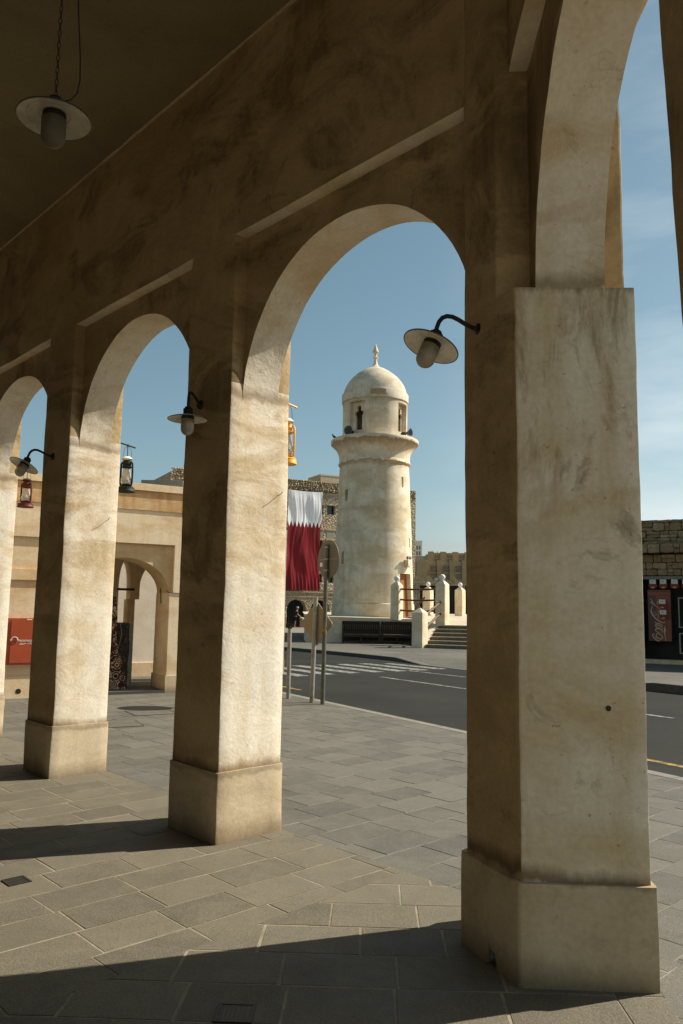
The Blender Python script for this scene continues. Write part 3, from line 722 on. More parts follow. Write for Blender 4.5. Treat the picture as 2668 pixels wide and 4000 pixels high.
# ------------------------------------------------------------------ sign posts at the kerb
def post(o, r, h, lean, mat=M_galv, cap=True, top=None):
    m = MB(); m.tube([(0, 0, -.01), (lean[0] * .5, lean[1] * .5, h / 2), (lean[0], lean[1], h)], r, 16); return m.build('post', mat, o, 50, (0, 0, 0))
s1 = thing('street_post', 'bare short grey steel post with a rounded cap, leftmost of the three at the kerb', 'post', (-.90, 14.53, 0), 0, 'steel posts at the kerb', True)
po = post(s1, .037, 1.27, (0, 0))
m = MB(); m.box(-.07, .05, -.02, .02, 1.25, 1.33); m.lathe([(.04, 1.24), (.042, 1.27), (.03, 1.30), (.0005, 1.31)], 16, Matrix.Translation((0, 0, 0))); m.build('post_cap', M_bench, s1, 40, (0, 0, 0))
s2 = thing('traffic_sign', 'diamond shaped traffic sign seen from its tan back', 'traffic sign', (-.46, 13.99, 0), 0, 'traffic signs seen from behind', True)
post(s2, .039, 1.80, (.035, 0))
def plate(poly, th=.004): 
    m = MB(); n = len(poly)
    m.add([(x, -th, z) for x, z in poly] + [(x, th, z) for x, z in poly], [tuple(range(n))[::-1], tuple(range(n, 2 * n))] + [(i, (i + 1) % n, n + (i + 1) % n, n + i) for i in range(n)]); return m
hw = .375; rr_ = .05; dia = []
for (cx, cz, a0) in ((hw - rr_, 0, -45), (0, hw - rr_, 45), (-hw + rr_, 0, 135), (0, -hw + rr_, 225)):
    for k in range(5): a = rad(a0 + 90 * k / 4); dia.append((cx + rr_ * math.cos(a), cz + rr_ * math.sin(a)))
yaw = rad(43)
plate(dia).build('sign_plate', M_signtan, s2, None, (.03 + .04 * math.sin(yaw), .045 * math.cos(yaw), 1.345), (0, 0, -yaw))
for zz in (1.60, 1.125):
    m = MB(); m.lathe([(.0405, -.012), (.043, -.010), (.043, .010), (.0405, .012)], 16, Matrix.Translation((.035 * zz / 1.8, 0, zz))); m.box(-.15, .15, .036, .042, zz - .007, zz + .007, Matrix.Translation((.03, 0, 0)) @ Matrix.Rotation(-yaw, 4, 'Z')); m.build('clamp', M_galv, s2, 40, (0, 0, 0))
s3 = thing('traffic_sign', 'round traffic sign on the tallest dark post, seen from its grey back', 'traffic sign', (-.27, 13.76, 0), 0, 'traffic signs seen from behind', True)
post(s3, .037, 2.71, (.025, 0), plain('dark_weathered_steel', (.11, .11, .09), .5, .4, .25, 10, .1, .5, (.2, .19, .15)))
yaw = rad(56)
plate([(.335 * math.cos(2 * math.pi * k / 40), .335 * math.sin(2 * math.pi * k / 40)) for k in range(40)]).build('sign_plate', M_signback, s3, None, (.022 + .042 * math.sin(yaw), .045 * math.cos(yaw), 2.455), (0, 0, -yaw))
m = MB(); m.quad((-.26, -.0055, -.12), (-.18, -.0055, -.12), (-.18, -.0055, -.05), (-.26, -.0055, -.05)); m.build('sticker', M_wtext, s3, None, (.022 + .042 * math.sin(yaw), .045 * math.cos(yaw), 2.455), (0, 0, -yaw))
for zz in (2.66, 2.455, 2.26):
    m = MB(); m.lathe([(.0385, -.014), (.042, -.012), (.042, .012), (.0385, .014)], 16, Matrix.Translation((.025 * zz / 2.71, 0, zz)))
    if zz == 2.455: m.box(-.29, .29, .036, .042, zz - .006, zz + .006, Matrix.Translation((.022, 0, 0)) @ Matrix.Rotation(-yaw, 4, 'Z'))
    m.build('clamp', M_galv, s3, 40, (0, 0, 0))
m = MB(); m.lathe([(.0378, 1.19), (.0382, 1.20), (.0382, 1.26), (.0378, 1.27)], 16, Matrix.Translation((.011, 0, 0))); m.build('yellow_band', M_ypaint, s3, 40, (0, 0, 0))
# ------------------------------------------------------------------ wall with rectangular openings (u along, n outwards to the viewer)
def grid_wall(mb, P, s_rng, z_rng, holes, back=None, maxd=2.0, extra_s=(), extra_z=()):
    """P(s, depth, z) -> point; holes (s0, s1, z0, z1, depth)"""
    ss = sorted(set([*s_rng, *extra_s] + [h[0] for h in holes] + [h[1] for h in holes])); zs = sorted(set([*z_rng, *extra_z] + [h[2] for h in holes] + [h[3] for h in holes]))
    def sub(xs):
        o = []
        for a, b_ in zip(xs, xs[1:]):
            n = max(1, int(math.ceil((b_ - a) / maxd - 1e-6))); o += [a + (b_ - a) * k / n for k in range(n)]
        return o + [xs[-1]]
    ss = [x for x in sub(ss) if s_rng[0] - 1e-6 <= x <= s_rng[1] + 1e-6]; zs = [x for x in sub(zs) if z_rng[0] - 1e-6 <= x <= z_rng[1] + 1e-6]
    idx = {}
    def vid(i, j):
        if (i, j) not in idx: idx[(i, j)] = mb.pt(P(ss[i], 0, zs[j]))
        return idx[(i, j)]
    for i in range(len(ss) - 1):
        for j in range(len(zs) - 1):
            cs, cz = (ss[i] + ss[i + 1]) / 2, (zs[j] + zs[j + 1]) / 2
            if any(h[0] < cs < h[1] and h[2] < cz < h[3] for h in holes): continue
            mb.f.append([vid(i, j), vid(i + 1, j), vid(i + 1, j + 1), vid(i, j + 1)])
    for h in holes:
        s0, s1, z0, z1, d = h[:5]; n = max(1, int(math.ceil((s1 - s0) / maxd - 1e-6)))
        for k in range(n):
            a, b_ = s0 + (s1 - s0) * k / n, s0 + (s1 - s0) * (k + 1) / n
            for z in (z0, z1): mb.quad(P(a, 0, z), P(b_, 0, z), P(b_, d, z), P(a, d, z))
            if back is not None: back.quad(P(a, d, z0), P(b_, d, z0), P(b_, d, z1), P(a, d, z1))
        for s in (s0, s1): mb.quad(P(s, 0, z0), P(s, d, z0), P(s, d, z1), P(s, 0, z1))

# ------------------------------------------------------------------ the minaret
TC = V((1.76, 43.0, 1.25))
MN = thing('minaret', 'tall round cream plaster minaret with domed top and finial', 'minaret', tuple(TC))
prof = [(1.25, 2.235), (1.90, 2.205), (1.93, 2.165), (4.3, 2.09), (6.9, 1.995), (9.30, 1.885)]
def rad_at(z):
    for (z0, r0), (z1, r1) in zip(prof, prof[1:]):
        if z <= z1: return r0 + (r1 - r0) * (z - z0) / (z1 - z0)
    return prof[-1][1]
def TP(a, d, z, rf=rad_at):   # a = degrees from the direction of the camera, clockwise to the right
    r = rf(z) - d; t = rad(a - 90 - 2.3)
    return V((TC.x + r * math.cos(t), TC.y + r * math.sin(t), z))
slits = [(-51.5, -45, 7.30, 7.92, .3), (49, 54, 8.06, 8.63, .25), (-54, -48, 3.97, 4.62, .3), (65.5, 70, 4.9, 5.42, .25), (130, 135, 6, 6.6, .25), (-140, -135, 5, 5.6, .25)]
doorh = (41, 67, 1.26, 3.50, .22)
m = MB(); bk = MB(); dk = MB()
grid_wall(m, TP, (-180, 180), (1.25, 9.33), slits + [], bk, 4.0, (), (1.90, 1.93, 1.5, 2.5, 3, 3.7, 5.0, 7, 8.9) if False else (1.90, 1.93, 4.3, 6.9))
# cut the doorway: rebuild with the door hole too
m = MB(); bk = MB()
grid_wall(m, TP, (-180, 180), (1.25, 9.33), slits, bk, 4.0, (doorh[0], doorh[1]), (1.26, 1.90, 1.93, 3.50, 4.3, 6.9))
keep = []
for f in m.f:
    c_ = sum((m.v[i] for i in f), V()) / len(f); a = (math.degrees(math.atan2(c_.y - TC.y, c_.x - TC.x)) + 92.3 + 180) % 360 - 180; r = math.hypot(c_.x - TC.x, c_.y - TC.y)
    if doorh[0] < a < doorh[1] and 1.26 < c_.z < 3.50 and r > rad_at(c_.z) - .05: continue
    keep.append(f)
m.f = keep
for k in range(7):
    a, b_ = doorh[0] + 26 * k / 7, doorh[0] + 26 * (k + 1) / 7
    m.quad(TP(a, 0, 3.5), TP(b_, 0, 3.5), TP(b_, .22, 3.5), TP(a, .22, 3.5))
for a in (doorh[0], doorh[1]): m.quad(TP(a, 0, 1.26), TP(a, .22, 1.26), TP(a, .22, 3.5), TP(a, 0, 3.5))
m.wobble(.015, .8, .004, 4).build('shaft', M_tower, MN, 35)
for h in slits:
    w = MB()
    for k in range(2): a, b_ = h[0] + (h[1] - h[0]) * k / 2, h[0] + (h[1] - h[0]) * (k + 1) / 2; w.quad(TP(a, h[4], h[2]), TP(b_, h[4], h[2]), TP(b_, h[4], h[3]), TP(a, h[4], h[3]))
    w.build('slit_window', M_dark, MN)
dm = MB(); dm.quad(TP(41, .22, 1.26), TP(67, .22, 1.26), TP(67, .22, 3.5), TP(41, .22, 3.5))
d0 = TP(41.6, .19, 0); d1 = TP(66.4, .19, 0)
dr = dm.build('door', M_door, MN)
fr = MB()
for (ta, tb) in ((0, .07), (.93, 1.0)):
    a = d0.lerp(d1, ta); b_ = d0.lerp(d1, tb); n_ = V((d1.y - d0.y, d0.x - d1.x, 0)).normalized() * .05
    fr.prism([(a.x, a.y), (b_.x, b_.y), (b_.x + n_.x, b_.y + n_.y), (a.x + n_.x, a.y + n_.y)], 1.26, 3.48)
a, b_ = d0, d1; fr.prism([(a.x, a.y), (b_.x, b_.y), (b_.x + n_.x, b_.y + n_.y), (a.x + n_.x, a.y + n_.y)], 3.37, 3.48)
fr.build('door_frame', M_door, dr)
sl_ = MB()
for k in range(9):
    t0 = .09 + k * .092; a = d0.lerp(d1, t0); b_ = d0.lerp(d1, t0 + .07); n3 = n_ * .5
    sl_.prism([(a.x, a.y), (b_.x, b_.y), (b_.x + n3.x, b_.y + n3.y), (a.x + n3.x, a.y + n3.y)], 1.28, 3.35)
sl_.build('door_slats', M_door, dr)
Mt = Matrix.Translation((TC.x, TC.y, 0))
m = MB(); m.lathe([(1.86, 9.28), (1.965, 9.38), (1.99, 9.44), (1.965, 9.51), (1.93, 9.60)], 72, Mt); m.wobble(.012, 1, .004, 5).build('torus_moulding', M_tower, MN, 40)
m = MB(); m.lathe([(1.925, 9.58), (1.93, 9.75), (1.955, 9.92), (2.005, 10.08), (2.08, 10.22), (2.18, 10.34), (2.31, 10.46), (2.385, 10.53), (2.40, 10.55), (2.40, 10.72), (2.385, 10.745), (1.72, 10.76)], 72, Mt); m.wobble(.014, 1, .005, 5).build('gallery', M_tower, MN, 40)
wr = lambda z: 1.775
m = MB(); bk = MB(); wins = [(c_ - 15, c_ + 15, 11.08, 12.68, .34) for c_ in (-34, 60, 148, 236 - 360)]
grid_wall(m, lambda a, d, z: TP(a, d, z, wr), (-180, 180), (10.7, 12.9), wins, None, 4.0)
m.wobble(.012, 1, .004, 5); m.build('lantern_room', M_tower, MN, 35)
for w in wins:   # recessed tracery panel with a lobed opening in each window
    pm = MB(); a0, a1 = TP(w[0], .2, 0, wr), TP(w[1], .2, 0, wr); ub = (a1 - a0); wd = ub.length; ub.normalize()
    hole = [(.24, 0), (.24, .95)] ; lob = []
    cx = wd * .5; hwid = wd * .25
    H = [(cx - hwid, 0), (cx - hwid, .84)]
    for k in range(9): t = math.pi * (1.35 - .95 * k / 8); H.append((cx - hwid * .85 + .105 * math.cos(t), .98 + .13 * math.sin(t)))
    for k in range(13): t = math.pi * (1.18 - 1.36 * k / 12); H.append((cx + .135 * math.cos(t), 1.25 + .16 * math.sin(t)))
    for k in range(9): t = math.pi * (.6 - .95 * k / 8); H.append((cx + hwid * .85 + .105 * math.cos(t), .98 + .13 * math.sin(t)))
    H += [(cx + hwid, .84), (cx + hwid, 0)]
    # ring between the lobed hole and the panel outline
    def outl(x, z):
        dx, dz = x - cx, z - .85
        k = min((wd / 2) / abs(dx) if abs(dx) > 1e-6 else 1e9, (.76 / dz) if dz > 1e-6 else (.86 / -dz if dz < -1e-6 else 1e9)); return (cx + dx * k, .85 + dz * k)
    OutP = [outl(x, z) for x, z in H]; OutP[0] = (0, 0); OutP[-1] = (wd, 0)
    def W3(x, z): p_ = a0 + ub * x; return V((p_.x, p_.y, 11.07 + z))
    for i in range(len(H) - 1): pm.quad(W3(*H[i]), W3(*H[i + 1]), W3(*OutP[i + 1]), W3(*OutP[i]))
    for i in range(len(H) - 1): 
        inn = V((TC.x - a0.x, TC.y - a0.y, 0)).normalized() * .1; pm.quad(W3(*H[i]), W3(*H[i + 1]), W3(*H[i + 1]) + inn, W3(*H[i]) + inn)
    pm.build('window_tracery', M_tower, MN)
m = MB(); m.lathe([(.0005, 11.0), (1.42, 11.0)], 40, Mt); m.build('room_floor', M_dark, MN)
m = MB(); m.lathe([(.42, 11.0), (.42, 12.9)], 20, Mt); m.build('stair_core', M_tower, MN, 40)
m = MB(); m.lathe([(1.70, 12.84), (1.83, 12.87), (1.84, 13.30), (1.80, 13.37), (1.74, 13.39)], 72, Mt); m.wobble(.014, 1, .006, 5).build('dome_rim', M_towerdome, MN, 40)
m = MB()
for k in range(8):
    a, b_ = -8 + 26 * k / 8, -8 + 26 * (k + 1) / 8; rr2 = lambda z: 1.853; m.quad(TP(a, 0, 12.97 + .03 * noise.noise(V((k, 0, 0))), rr2), TP(b_, 0, 12.97 + .03 * noise.noise(V((k + 1, 0, 0))), rr2), TP(b_, 0, 13.26 + .03 * noise.noise(V((k + 1, 9, 0))), rr2), TP(a, 0, 13.26 + .03 * noise.noise(V((k, 9, 0))), rr2))
m.build('bare_render_patch', M_fort, MN, 60)
m = MB(); m.lathe([(1.76, 13.34), (1.70, 13.62), (1.60, 13.86), (1.46, 14.08), (1.27, 14.31), (1.05, 14.51), (.80, 14.69), (.54, 14.84), (.34, 14.93), (.26, 14.97)], 64, Mt); m.wobble(.012, 1, .004, 5).build('dome', M_towerdome, MN, 60)
m = MB(); m.lathe([(.34, 14.94), (.24, 15.00), (.15, 15.10), (.10, 15.25), (.085, 15.42), (.09, 15.47), (.155, 15.51), (.16, 15.54), (.09, 15.58), (.08, 15.74), (.12, 15.79), (.185, 15.83), (.185, 15.87), (.15, 15.92), (.08, 16.13), (.02, 16.31), (.0005, 16.34)], 24, Mt); m.build('finial', M_tower, MN, 40)
# loudspeakers, pigeon, floodlight box
def horn(a, yawdeg, label):
    P = TP(a, -.22, 10.76, wr); o = thing('loudspeaker', label, 'loudspeaker', tuple(P), rad(yawdeg), 'horn loudspeakers on the gallery', True)
    R_ = Matrix.Translation((0, 0, .24)) @ Matrix.Rotation(rad(90), 4, 'Y')
    m = MB(); m.lathe([(.235, .30), (.245, .305), (.225, .285), (.15, .20), (.085, .08), (.055, -.02), (.05, -.05)], 28, R_); m.lathe([(.225, .29), (.14, .19), (.07, .07), (.0005, .03)], 28, R_); m.build('horn', M_horn, o, 40, (0, 0, 0))
    m = MB(); m.lathe([(.075, -.04), (.085, -.06), (.085, -.22), (.07, -.25), (.0005, -.26)], 20, R_); m.build('driver', M_black, o, 40, (0, 0, 0))
    m = MB(); m.box(-.03, .03, -.04, .04, 0, .03); m.box(-.02, .02, -.015, .015, .02, .2); m.build('horn_bracket', M_iron, o, None, (0, 0, 0))
horn(-40, -117, 'horn loudspeaker facing the viewer, below the left tower window'); horn(56, -30, 'horn loudspeaker pointing right, on the right rim of the tower gallery')
def skin(name, mat, parent, verts, edges, radii, sub=2, root=0):
    me = bpy.data.meshes.new(name); me.from_pydata(verts, edges, []); o = bpy.data.objects.new(name, me); COL.objects.link(o)
    sm = o.modifiers.new('skin', 'SKIN')
    for i, d_ in enumerate(me.skin_vertices[0].data if me.skin_vertices else []): pass
    bm = bmesh.new(); bm.from_mesh(me); ly = bm.verts.layers.skin.verify()
    for i, v in enumerate(bm.verts): v[ly].radius = (radii[i], radii[i]) if not isinstance(radii[i], tuple) else radii[i]; v[ly].use_root = (i == root)
    bm.to_mesh(me); bm.free()
    ss = o.modifiers.new('sub', 'SUBSURF'); ss.levels = ss.render_levels = sub
    dg = bpy.context.evaluated_depsgraph_get(); me2 = bpy.data.meshes.new_from_object(o.evaluated_get(dg)); me2.name = name
    bpy.data.objects.remove(o); me2.materials.clear(); me2.materials.append(mat); me2.polygons.foreach_set('use_smooth', [True] * len(me2.polygons))
    o = bpy.data.objects.new(name, me2); COL.objects.link(o)
    if parent: o.parent = parent
    return o
pg = thing('pigeon', 'dark pigeon perched on the left rim of the tower gallery', 'pigeon', tuple(TP(-76, -.48, 10.77, wr)), rad(200), local=True)
skin('body', M_pigeon, pg, [(-.2, 0, .06), (-.08, 0, .10), (.0, 0, .13), (.07, 0, .17), (.10, 0, .23), (.12, 0, .275), (.165, 0, .265)], [(i, i + 1) for i in range(6)], [.015, .04, .065, .06, .032, .034, .008], 2, 2)
m = MB()
for sy in (-.025, .025): m.tube([(.0, sy, .08), (.01, sy, 0)], .006, 5)
m.build('legs', M_red, pg, 40, (0, 0, 0))
fb = thing('floodlight_box', 'cream wall box carrying twin black floodlights above the tower door', 'floodlight', tuple(TP(54, -.02, 3.8)), rad(54 - 92.3), local=True)
m = MB(); m.box(-.03, .22, -.14, .14, .10, .42); m.box(-.03, .17, -.15, .15, 0, .08); m.build('box_body', M_post, fb, None, (0, 0, 0))
for sy in (-.12, .10):
    m = MB(); m.lathe([(.05, -.06), (.085, 0), (.085, .06), (.0005, .06)], 16, Matrix.Translation((.17, sy, .52)) @ Matrix.Rotation(rad(70), 4, 'Y')); m.tube([(.14, sy, .42), (.16, sy, .5)], .015, 6); m.build('floodlight_head', M_black, fb, 40, (0, 0, 0))

# ------------------------------------------------------------------ terrace with stairs, posts, rails, benches
TR = thing('terrace', 'raised cream terrace under the minaret with a flight of dark steps', 'terrace', (2, 39, 0))
e_ = V((.93, -.37)).normalized(); dn = V((-.37, -.93)).normalized()
T0 = V((4.62, 37.0)); B0 = V((3.72, 34.75)); ZT = .96
deck = [(-1.62, 38.9, 1.26), (3.62, 38.95, 1.18), (T0.x, T0.y, ZT), (T0.x + e_.x * 6, T0.y + e_.y * 6, ZT), (16, 50, 1.3), (9, 56, 1.4), (-2.6, 56, 1.4), (-1.9, 43, 1.3)]
m = MB(); n = len(deck)
for p in deck: m.pt(p)
cpt = m.pt((3.2, 44, 1.252))
m.f += [[i, (i + 1) % n, cpt] for i in range(n)]
m.build('deck', M_plaza, TR)
m = MB()
for i in (7, 0, 1):
    a, b_ = V(deck[i]), V(deck[(i + 1) % n]); k_ = max(1, int((b_ - a).length / .5))
    for q in range(k_):
        p, p2 = a.lerp(b_, q / k_), a.lerp(b_, (q + 1) / k_)
        for (z0, z1) in ((0, .5), (.5, 1)): m.quad((p.x, p.y, p.z * z0 - .02 * (1 - z0)), (p2.x, p2.y, p2.z * z0 - .02 * (1 - z0)), (p2.x, p2.y, p2.z * z1), (p.x, p.y, p.z * z1))
m.wobble(.012, 1.2, .004, 6).build('terrace_wall', M_post, TR, 40)
st = MB(); NS = 6
for k in range(NS):
    a = B0.lerp(T0, k / NS); b_ = T0 + (T0 - B0).normalized() * .3
    st.prism([(a.x, a.y), (a.x + e_.x * 5, a.y + e_.y * 5), (b_.x + e_.x * 5, b_.y + e_.y * 5), (b_.x, b_.y)], ZT * k / NS - (.02 if k == 0 else 0), ZT * (k + 1) / NS - (.004 if k == NS - 1 else 0))
    
st.build('steps', M_stair, TR)
ns = MB()
for k in range(NS):
    a = B0.lerp(T0, k / NS) + dn * .015; z1 = ZT * (k + 1) / NS
    b_ = a - dn * .10; ns.prism([(a.x, a.y), (a.x + e_.x * 5, a.y + e_.y * 5), (b_.x + e_.x * 5, b_.y + e_.y * 5), (b_.x, b_.y)], z1 - .03, z1 + .003)
ns.build('step_nosing', M_lintel, TR)
fl = MB(); a = B0 - e_ * .02; b_ = T0 - e_ * .02; w = -e_ * .34
fl.add([(a.x, a.y, -.02), (b_.x, b_.y, -.02), (b_.x, b_.y, ZT + .02), (a.x, a.y, .12), (a.x + w.x, a.y + w.y, -.02), (b_.x + w.x, b_.y + w.y, -.02), (b_.x + w.x, b_.y + w.y, ZT + .02), (a.x + w.x, a.y + w.y, .12)],
       [(0, 1, 2, 3), (4, 7, 6, 5), (3, 2, 6, 7), (0, 3, 7, 4), (1, 5, 6, 2)]); fl.build('stair_flank', M_post, TR)
def tpost(x, y, z, w, h, ball, ang, label, grp='terrace posts with white balls'):
    o = thing('terrace_post', label, 'post', (x, y, z), rad(ang), grp, True)
    m = MB(); hw = w / 2; m.prism([(-hw, -hw), (hw, -hw), (hw, hw), (-hw, hw)], -.06, h, .2, .2, .03)
    r2 = .09 if ball else .015; zt = h + (.16 if ball else .2)
    m.add([(-hw + .01, -hw + .01, h - .004), (hw - .01, -hw + .01, h - .004), (hw - .01, hw - .01, h - .004), (-hw + .01, hw - .01, h - .004), (-r2, -r2, zt), (r2, -r2, zt), (r2, r2, zt), (-r2, r2, zt)], [(0, 1, 5, 4), (1, 2, 6, 5), (2, 3, 7, 6), (3, 0, 4, 7), (4, 5, 6, 7)])
    m.wobble(.012, 1.5, .004, 7).build('pedestal', M_post, o, 30, (0, 0, 0))
    if ball:
        m = MB(); m.lathe([(.07, -.02), (.055, .02), (.06, .05)] + [(max(.14 * math.cos(t), .0005), .165 + .14 * math.sin(t)) for t in [rad(-66 + 156 * k / 12) for k in range(13)]], 24, Matrix.Translation((0, 0, zt)))
        m.build('ball', M_ball, o, 50, (0, 0, 0))
    return o
tpost(2.76, 39.0, 1.18, .46, 1.62, True, -33, 'ball-topped terrace post left of the tower door, in grey shade')
tpost(4.74, 37.15, .93, .49, 1.90, True, -33, 'ball-topped terrace post at the head of the steps, nearest and tallest')
tpost(5.38, 49.0, 1.33, .50, 1.55, True, -33, 'ball-topped post farther back, between the tower door and the head of the steps')
tpost(7.34, 49.0, 1.33, .50, 1.55, True, -33, 'rightmost ball-topped post, at the back of the terrace')
tpost(3.48, 34.95, 0, .52, 1.52, False, -33, 'low pointed post without a ball at the foot of the steps', 'terrace posts without balls')
def rail(o, a, b_, r=.045, sag=.03):
    m = MB(); a = V(a); b_ = V(b_); pts = [a.lerp(b_, k / 12) + V((0, 0, -sag * math.sin(math.pi * k / 12))) + noise.noise_vector(V((k * .6, a.z * 3, 1))) * .018 for k in range(13)]
    m.tube(pts, [r * (1 + .18 * noise.noise(V((k * .9, a.z, 0)))) for k in range(13)], 8); return m.build('rail', M_rail, o, 50)
wr1 = thing('wooden_railing', 'three rough dark poles railing off the deck between two posts', 'railing', (3.75, 38.1, 1.1))
for z in (2.62, 2.11, 1.60): rail(wr1, (2.93, 38.85, z), (4.60, 37.35, z))
wr2 = thing('stair_handrail', 'two sloping rough poles alongside the steps', 'handrail', (4.1, 36, .5))
rail(wr2, (3.62, 35.1, 1.30), (4.66, 37.0, 2.03), .05, .0); rail(wr2, (3.62, 35.1, .74), (4.66, 37.0, 1.50), .05, .0)
wr3 = thing('wooden_brace', 'single slanting pole leaning behind the deck railing', 'pole', (5.0, 48, 1.3)); rail(wr3, (4.4, 48.6, 1.5), (5.2, 48.9, 2.45), .06, 0)
def bench(x0, x1, label, end):
    o = thing('carved_bench', label, 'bench', ((x0 + x1) / 2, 38.4, 0), 0, 'dark carved benches along the terrace wall')
    yb, yf = 38.82, 38.2
    def p(n, mb, mt=M_bench): return mb.build(n, mt, o)
    m = MB(); m.box(x0, x1, yb - .06, yb, .42, .56); m.box(x0, x1, yb - .07, yb + .01, .95, 1.05); m.box(x0, x1, yb - .03, yb - .005, .55, .96); p('backrest', m)
    m = MB(); nn = int((x1 - x0) / .11)
    for k in range(nn):
        x = x0 + .06 + k * (x1 - x0 - .1) / nn; m.lathe([(.012, .66), (.024, .70), (.014, .76), (.026, .82), (.012, .88)], 8, Matrix.Translation((x, yb - .055, 0)))
    p('spindles', m, M_benchlight)
    m = MB(); m.box(x0 - .02, x1 + .02, yf, yb - .06, .40, .455); m.build('seat', M_benchlight, o)
    m = MB(); m.box(x0, x1, yf + .02, yf + .05, .30, .40); m.box(x0, x1, yf + .03, yf + .05, .08, .14); m.box(x0, x1, yb - .1, yb - .07, .05, .42); p('apron', m)
    n_l = 3
    for k in range(n_l):
        x = x0 + .05 + k * (x1 - x0 - .1) / (n_l - 1)
        m = MB(); m.box(x - .035, x + .035, yf, yf + .07, -.01, .42 if k == 1 else .72); p('leg', m)
        m = MB(); m.box(x - .035, x + .035, yb - .08, yb - .01, -.01, .42); p('leg', m)
    for x in ((x0 + .05, x1 - .05)):
        m = MB(); m.box(x - .04, x + .04, yf - .02, yb - .08, .70, .75); p('armrest', m)
    return o
bench(.12, 1.93, 'dark carved wooden bench left of its twin against the terrace wall', 0); bench(1.99, 3.5, 'dark carved wooden bench next to the low pointed post', 1)

# ------------------------------------------------------------------ rubble stone building with the flag
SBF = Frame((-2.64, 72), 27.5)
SB = thing('stone_building', 'tall rubble stone building with small square windows behind the minaret', 'building', (0, 74, 0))
def SP(s, d, z): return SBF(s, d, z)
holes = []; panes = MB()
blank = []; s0 = -11.6
while s0 < 10.3:
    for fz in (0, -3.25):
        blank.append((s0, s0 + .78, 11.28 + fz, 12.0 + fz, .12)); holes.append((s0, s0 + .78, 10.24 + fz, 11.04 + fz, .35))
    holes.append((s0, s0 + .78, 4.0, 4.75, .35)); s0 += 1.19
arch_c = [-11.0, -8.6, -6.2, -3.8 + .04, -1.36, .98, 3.4, 5.8, 8.2]
lo = MB(); bk = MB(); bb = MB()
grid_wall(lo, SP, (-13, 11.12), (3.05, 13.2), holes, bk, 3); grid_wall(bb, SP, (0, .01), (3.0, 3.01), [])
lo2 = MB()
# ground floor wall with pointed arches
def pointed(c, hw, zs, za, n=9):
    R_ = (hw * hw + (za - zs) ** 2) / (2 * hw); pts = []
    for k in range(n + 1):
        z = zs + (za - zs) * (k / n) ** .9; x = -hw + (R_ - math.sqrt(max(R_ * R_ - (z - zs) ** 2, 0))); pts.append((x, z))
    L_ = [(c + x, z) for x, z in pts]; return L_ + [(c - x, z) for x, z in pts[::-1]][1:]
edges = []; prev = -13.0
for c_ in arch_c:
    lo2.quad(SP(prev, 0, -.05), SP(c_ - .96, 0, -.05), SP(c_ - .96, 0, 3.05), SP(prev, 0, 3.05)); prev = c_ + .96
    A_ = pointed(c_, .96, 1.5, 2.42)
    for (x0, z0), (x1, z1) in zip(A_, A_[1:]): lo2.quad(SP(x0, 0, z0), SP(x1, 0, z1), SP(x1, 0, 3.05), SP(x0, 0, 3.05)); lo2.quad(SP(x0, 0, z0), SP(x1, 0, z1), SP(x1, .7, z1), SP(x0, .7, z0))
    for x in (c_ - .96, c_ + .96): lo2.quad(SP(x, 0, -.05), SP(x, .7, -.05), SP(x, .7, 1.5), SP(x, 0, 1.5))
lo2.quad(SP(prev, 0, -.05), SP(11.12, 0, -.05), SP(11.12, 0, 3.05), SP(prev, 0, 3.05))
fbox(lo2, SBF, -13, 11.12, .72, 11, -.05, 13.0)   # body of the building
b = len(lo.v); lo.v += lo2.v; lo.f += [[b + i for i in f] for f in lo2.f]
lo.build('stone_wall', M_stone, SB)
m = MB()
for c_ in arch_c: m.quad(SP(c_ - .96, .66, 0), SP(c_ + .96, .66, 0), SP(c_ + .96, .66, 2.42), SP(c_ - .96, .66, 2.42))
m.build('arch_glazing', M_win, SB)
m = MB()
for c_ in arch_c:
    for x in (-.55, 0, .5): fbox(m, SBF, c_ + x - .03, c_ + x + .03, .6, .64, 0, 2.2)
    fbox(m, SBF, c_ - .95, c_ + .95, .6, .64, 1.0, 1.06)
m.build('shopfront_frame', M_bench, SB)
for h in holes:   # each window is a part of its own
    if h[0] < -3.5: continue
    w = MB(); w.quad(SP(h[0], .34, h[2]), SP(h[1], .34, h[2]), SP(h[1], .34, h[3]), SP(h[0], .34, h[3])); wo = w.build('window', M_win, SB)
    w = MB()
    for k in range(1, 4): fbox(w, SBF, h[0] + .195 * k - .012, h[0] + .195 * k + .012, .30, .33, h[2], h[3])
    for k in (1, 2): zz = h[2] + (h[3] - h[2]) * k / 3; fbox(w, SBF, h[0], h[1], .285, .30, zz - .012, zz + .012)
    w.build('window_bars', M_bench, wo)
m = MB()
for h in blank:
    fbox(m, SBF, h[0] - .1, h[1] + .1, -.05, .02, h[3] + .02, h[3] + .17); fbox(m, SBF, h[0] - .1, h[1] + .1, -.06, .02, h[2] - .19, h[2] - .03)
fbox(m, SBF, -13, 11.12, -.08, .02, 3.02, 3.14); fbox(m, SBF, -13, 11.12, -.04, .02, 2.62, 2.72)
m.build('stone_band', M_lintel, SB)
for h in blank:
    if h[0] > -3.5: m = MB(); m.quad(SP(h[0], -.012, h[2]), SP(h[1], -.012, h[2]), SP(h[1], -.012, h[3]), SP(h[0], -.012, h[3])); m.build('blind_panel', M_grayh, SB)
m = MB(); rnd = random.Random(3)      # coarse projecting stones of the parapet
s0 = -13.0
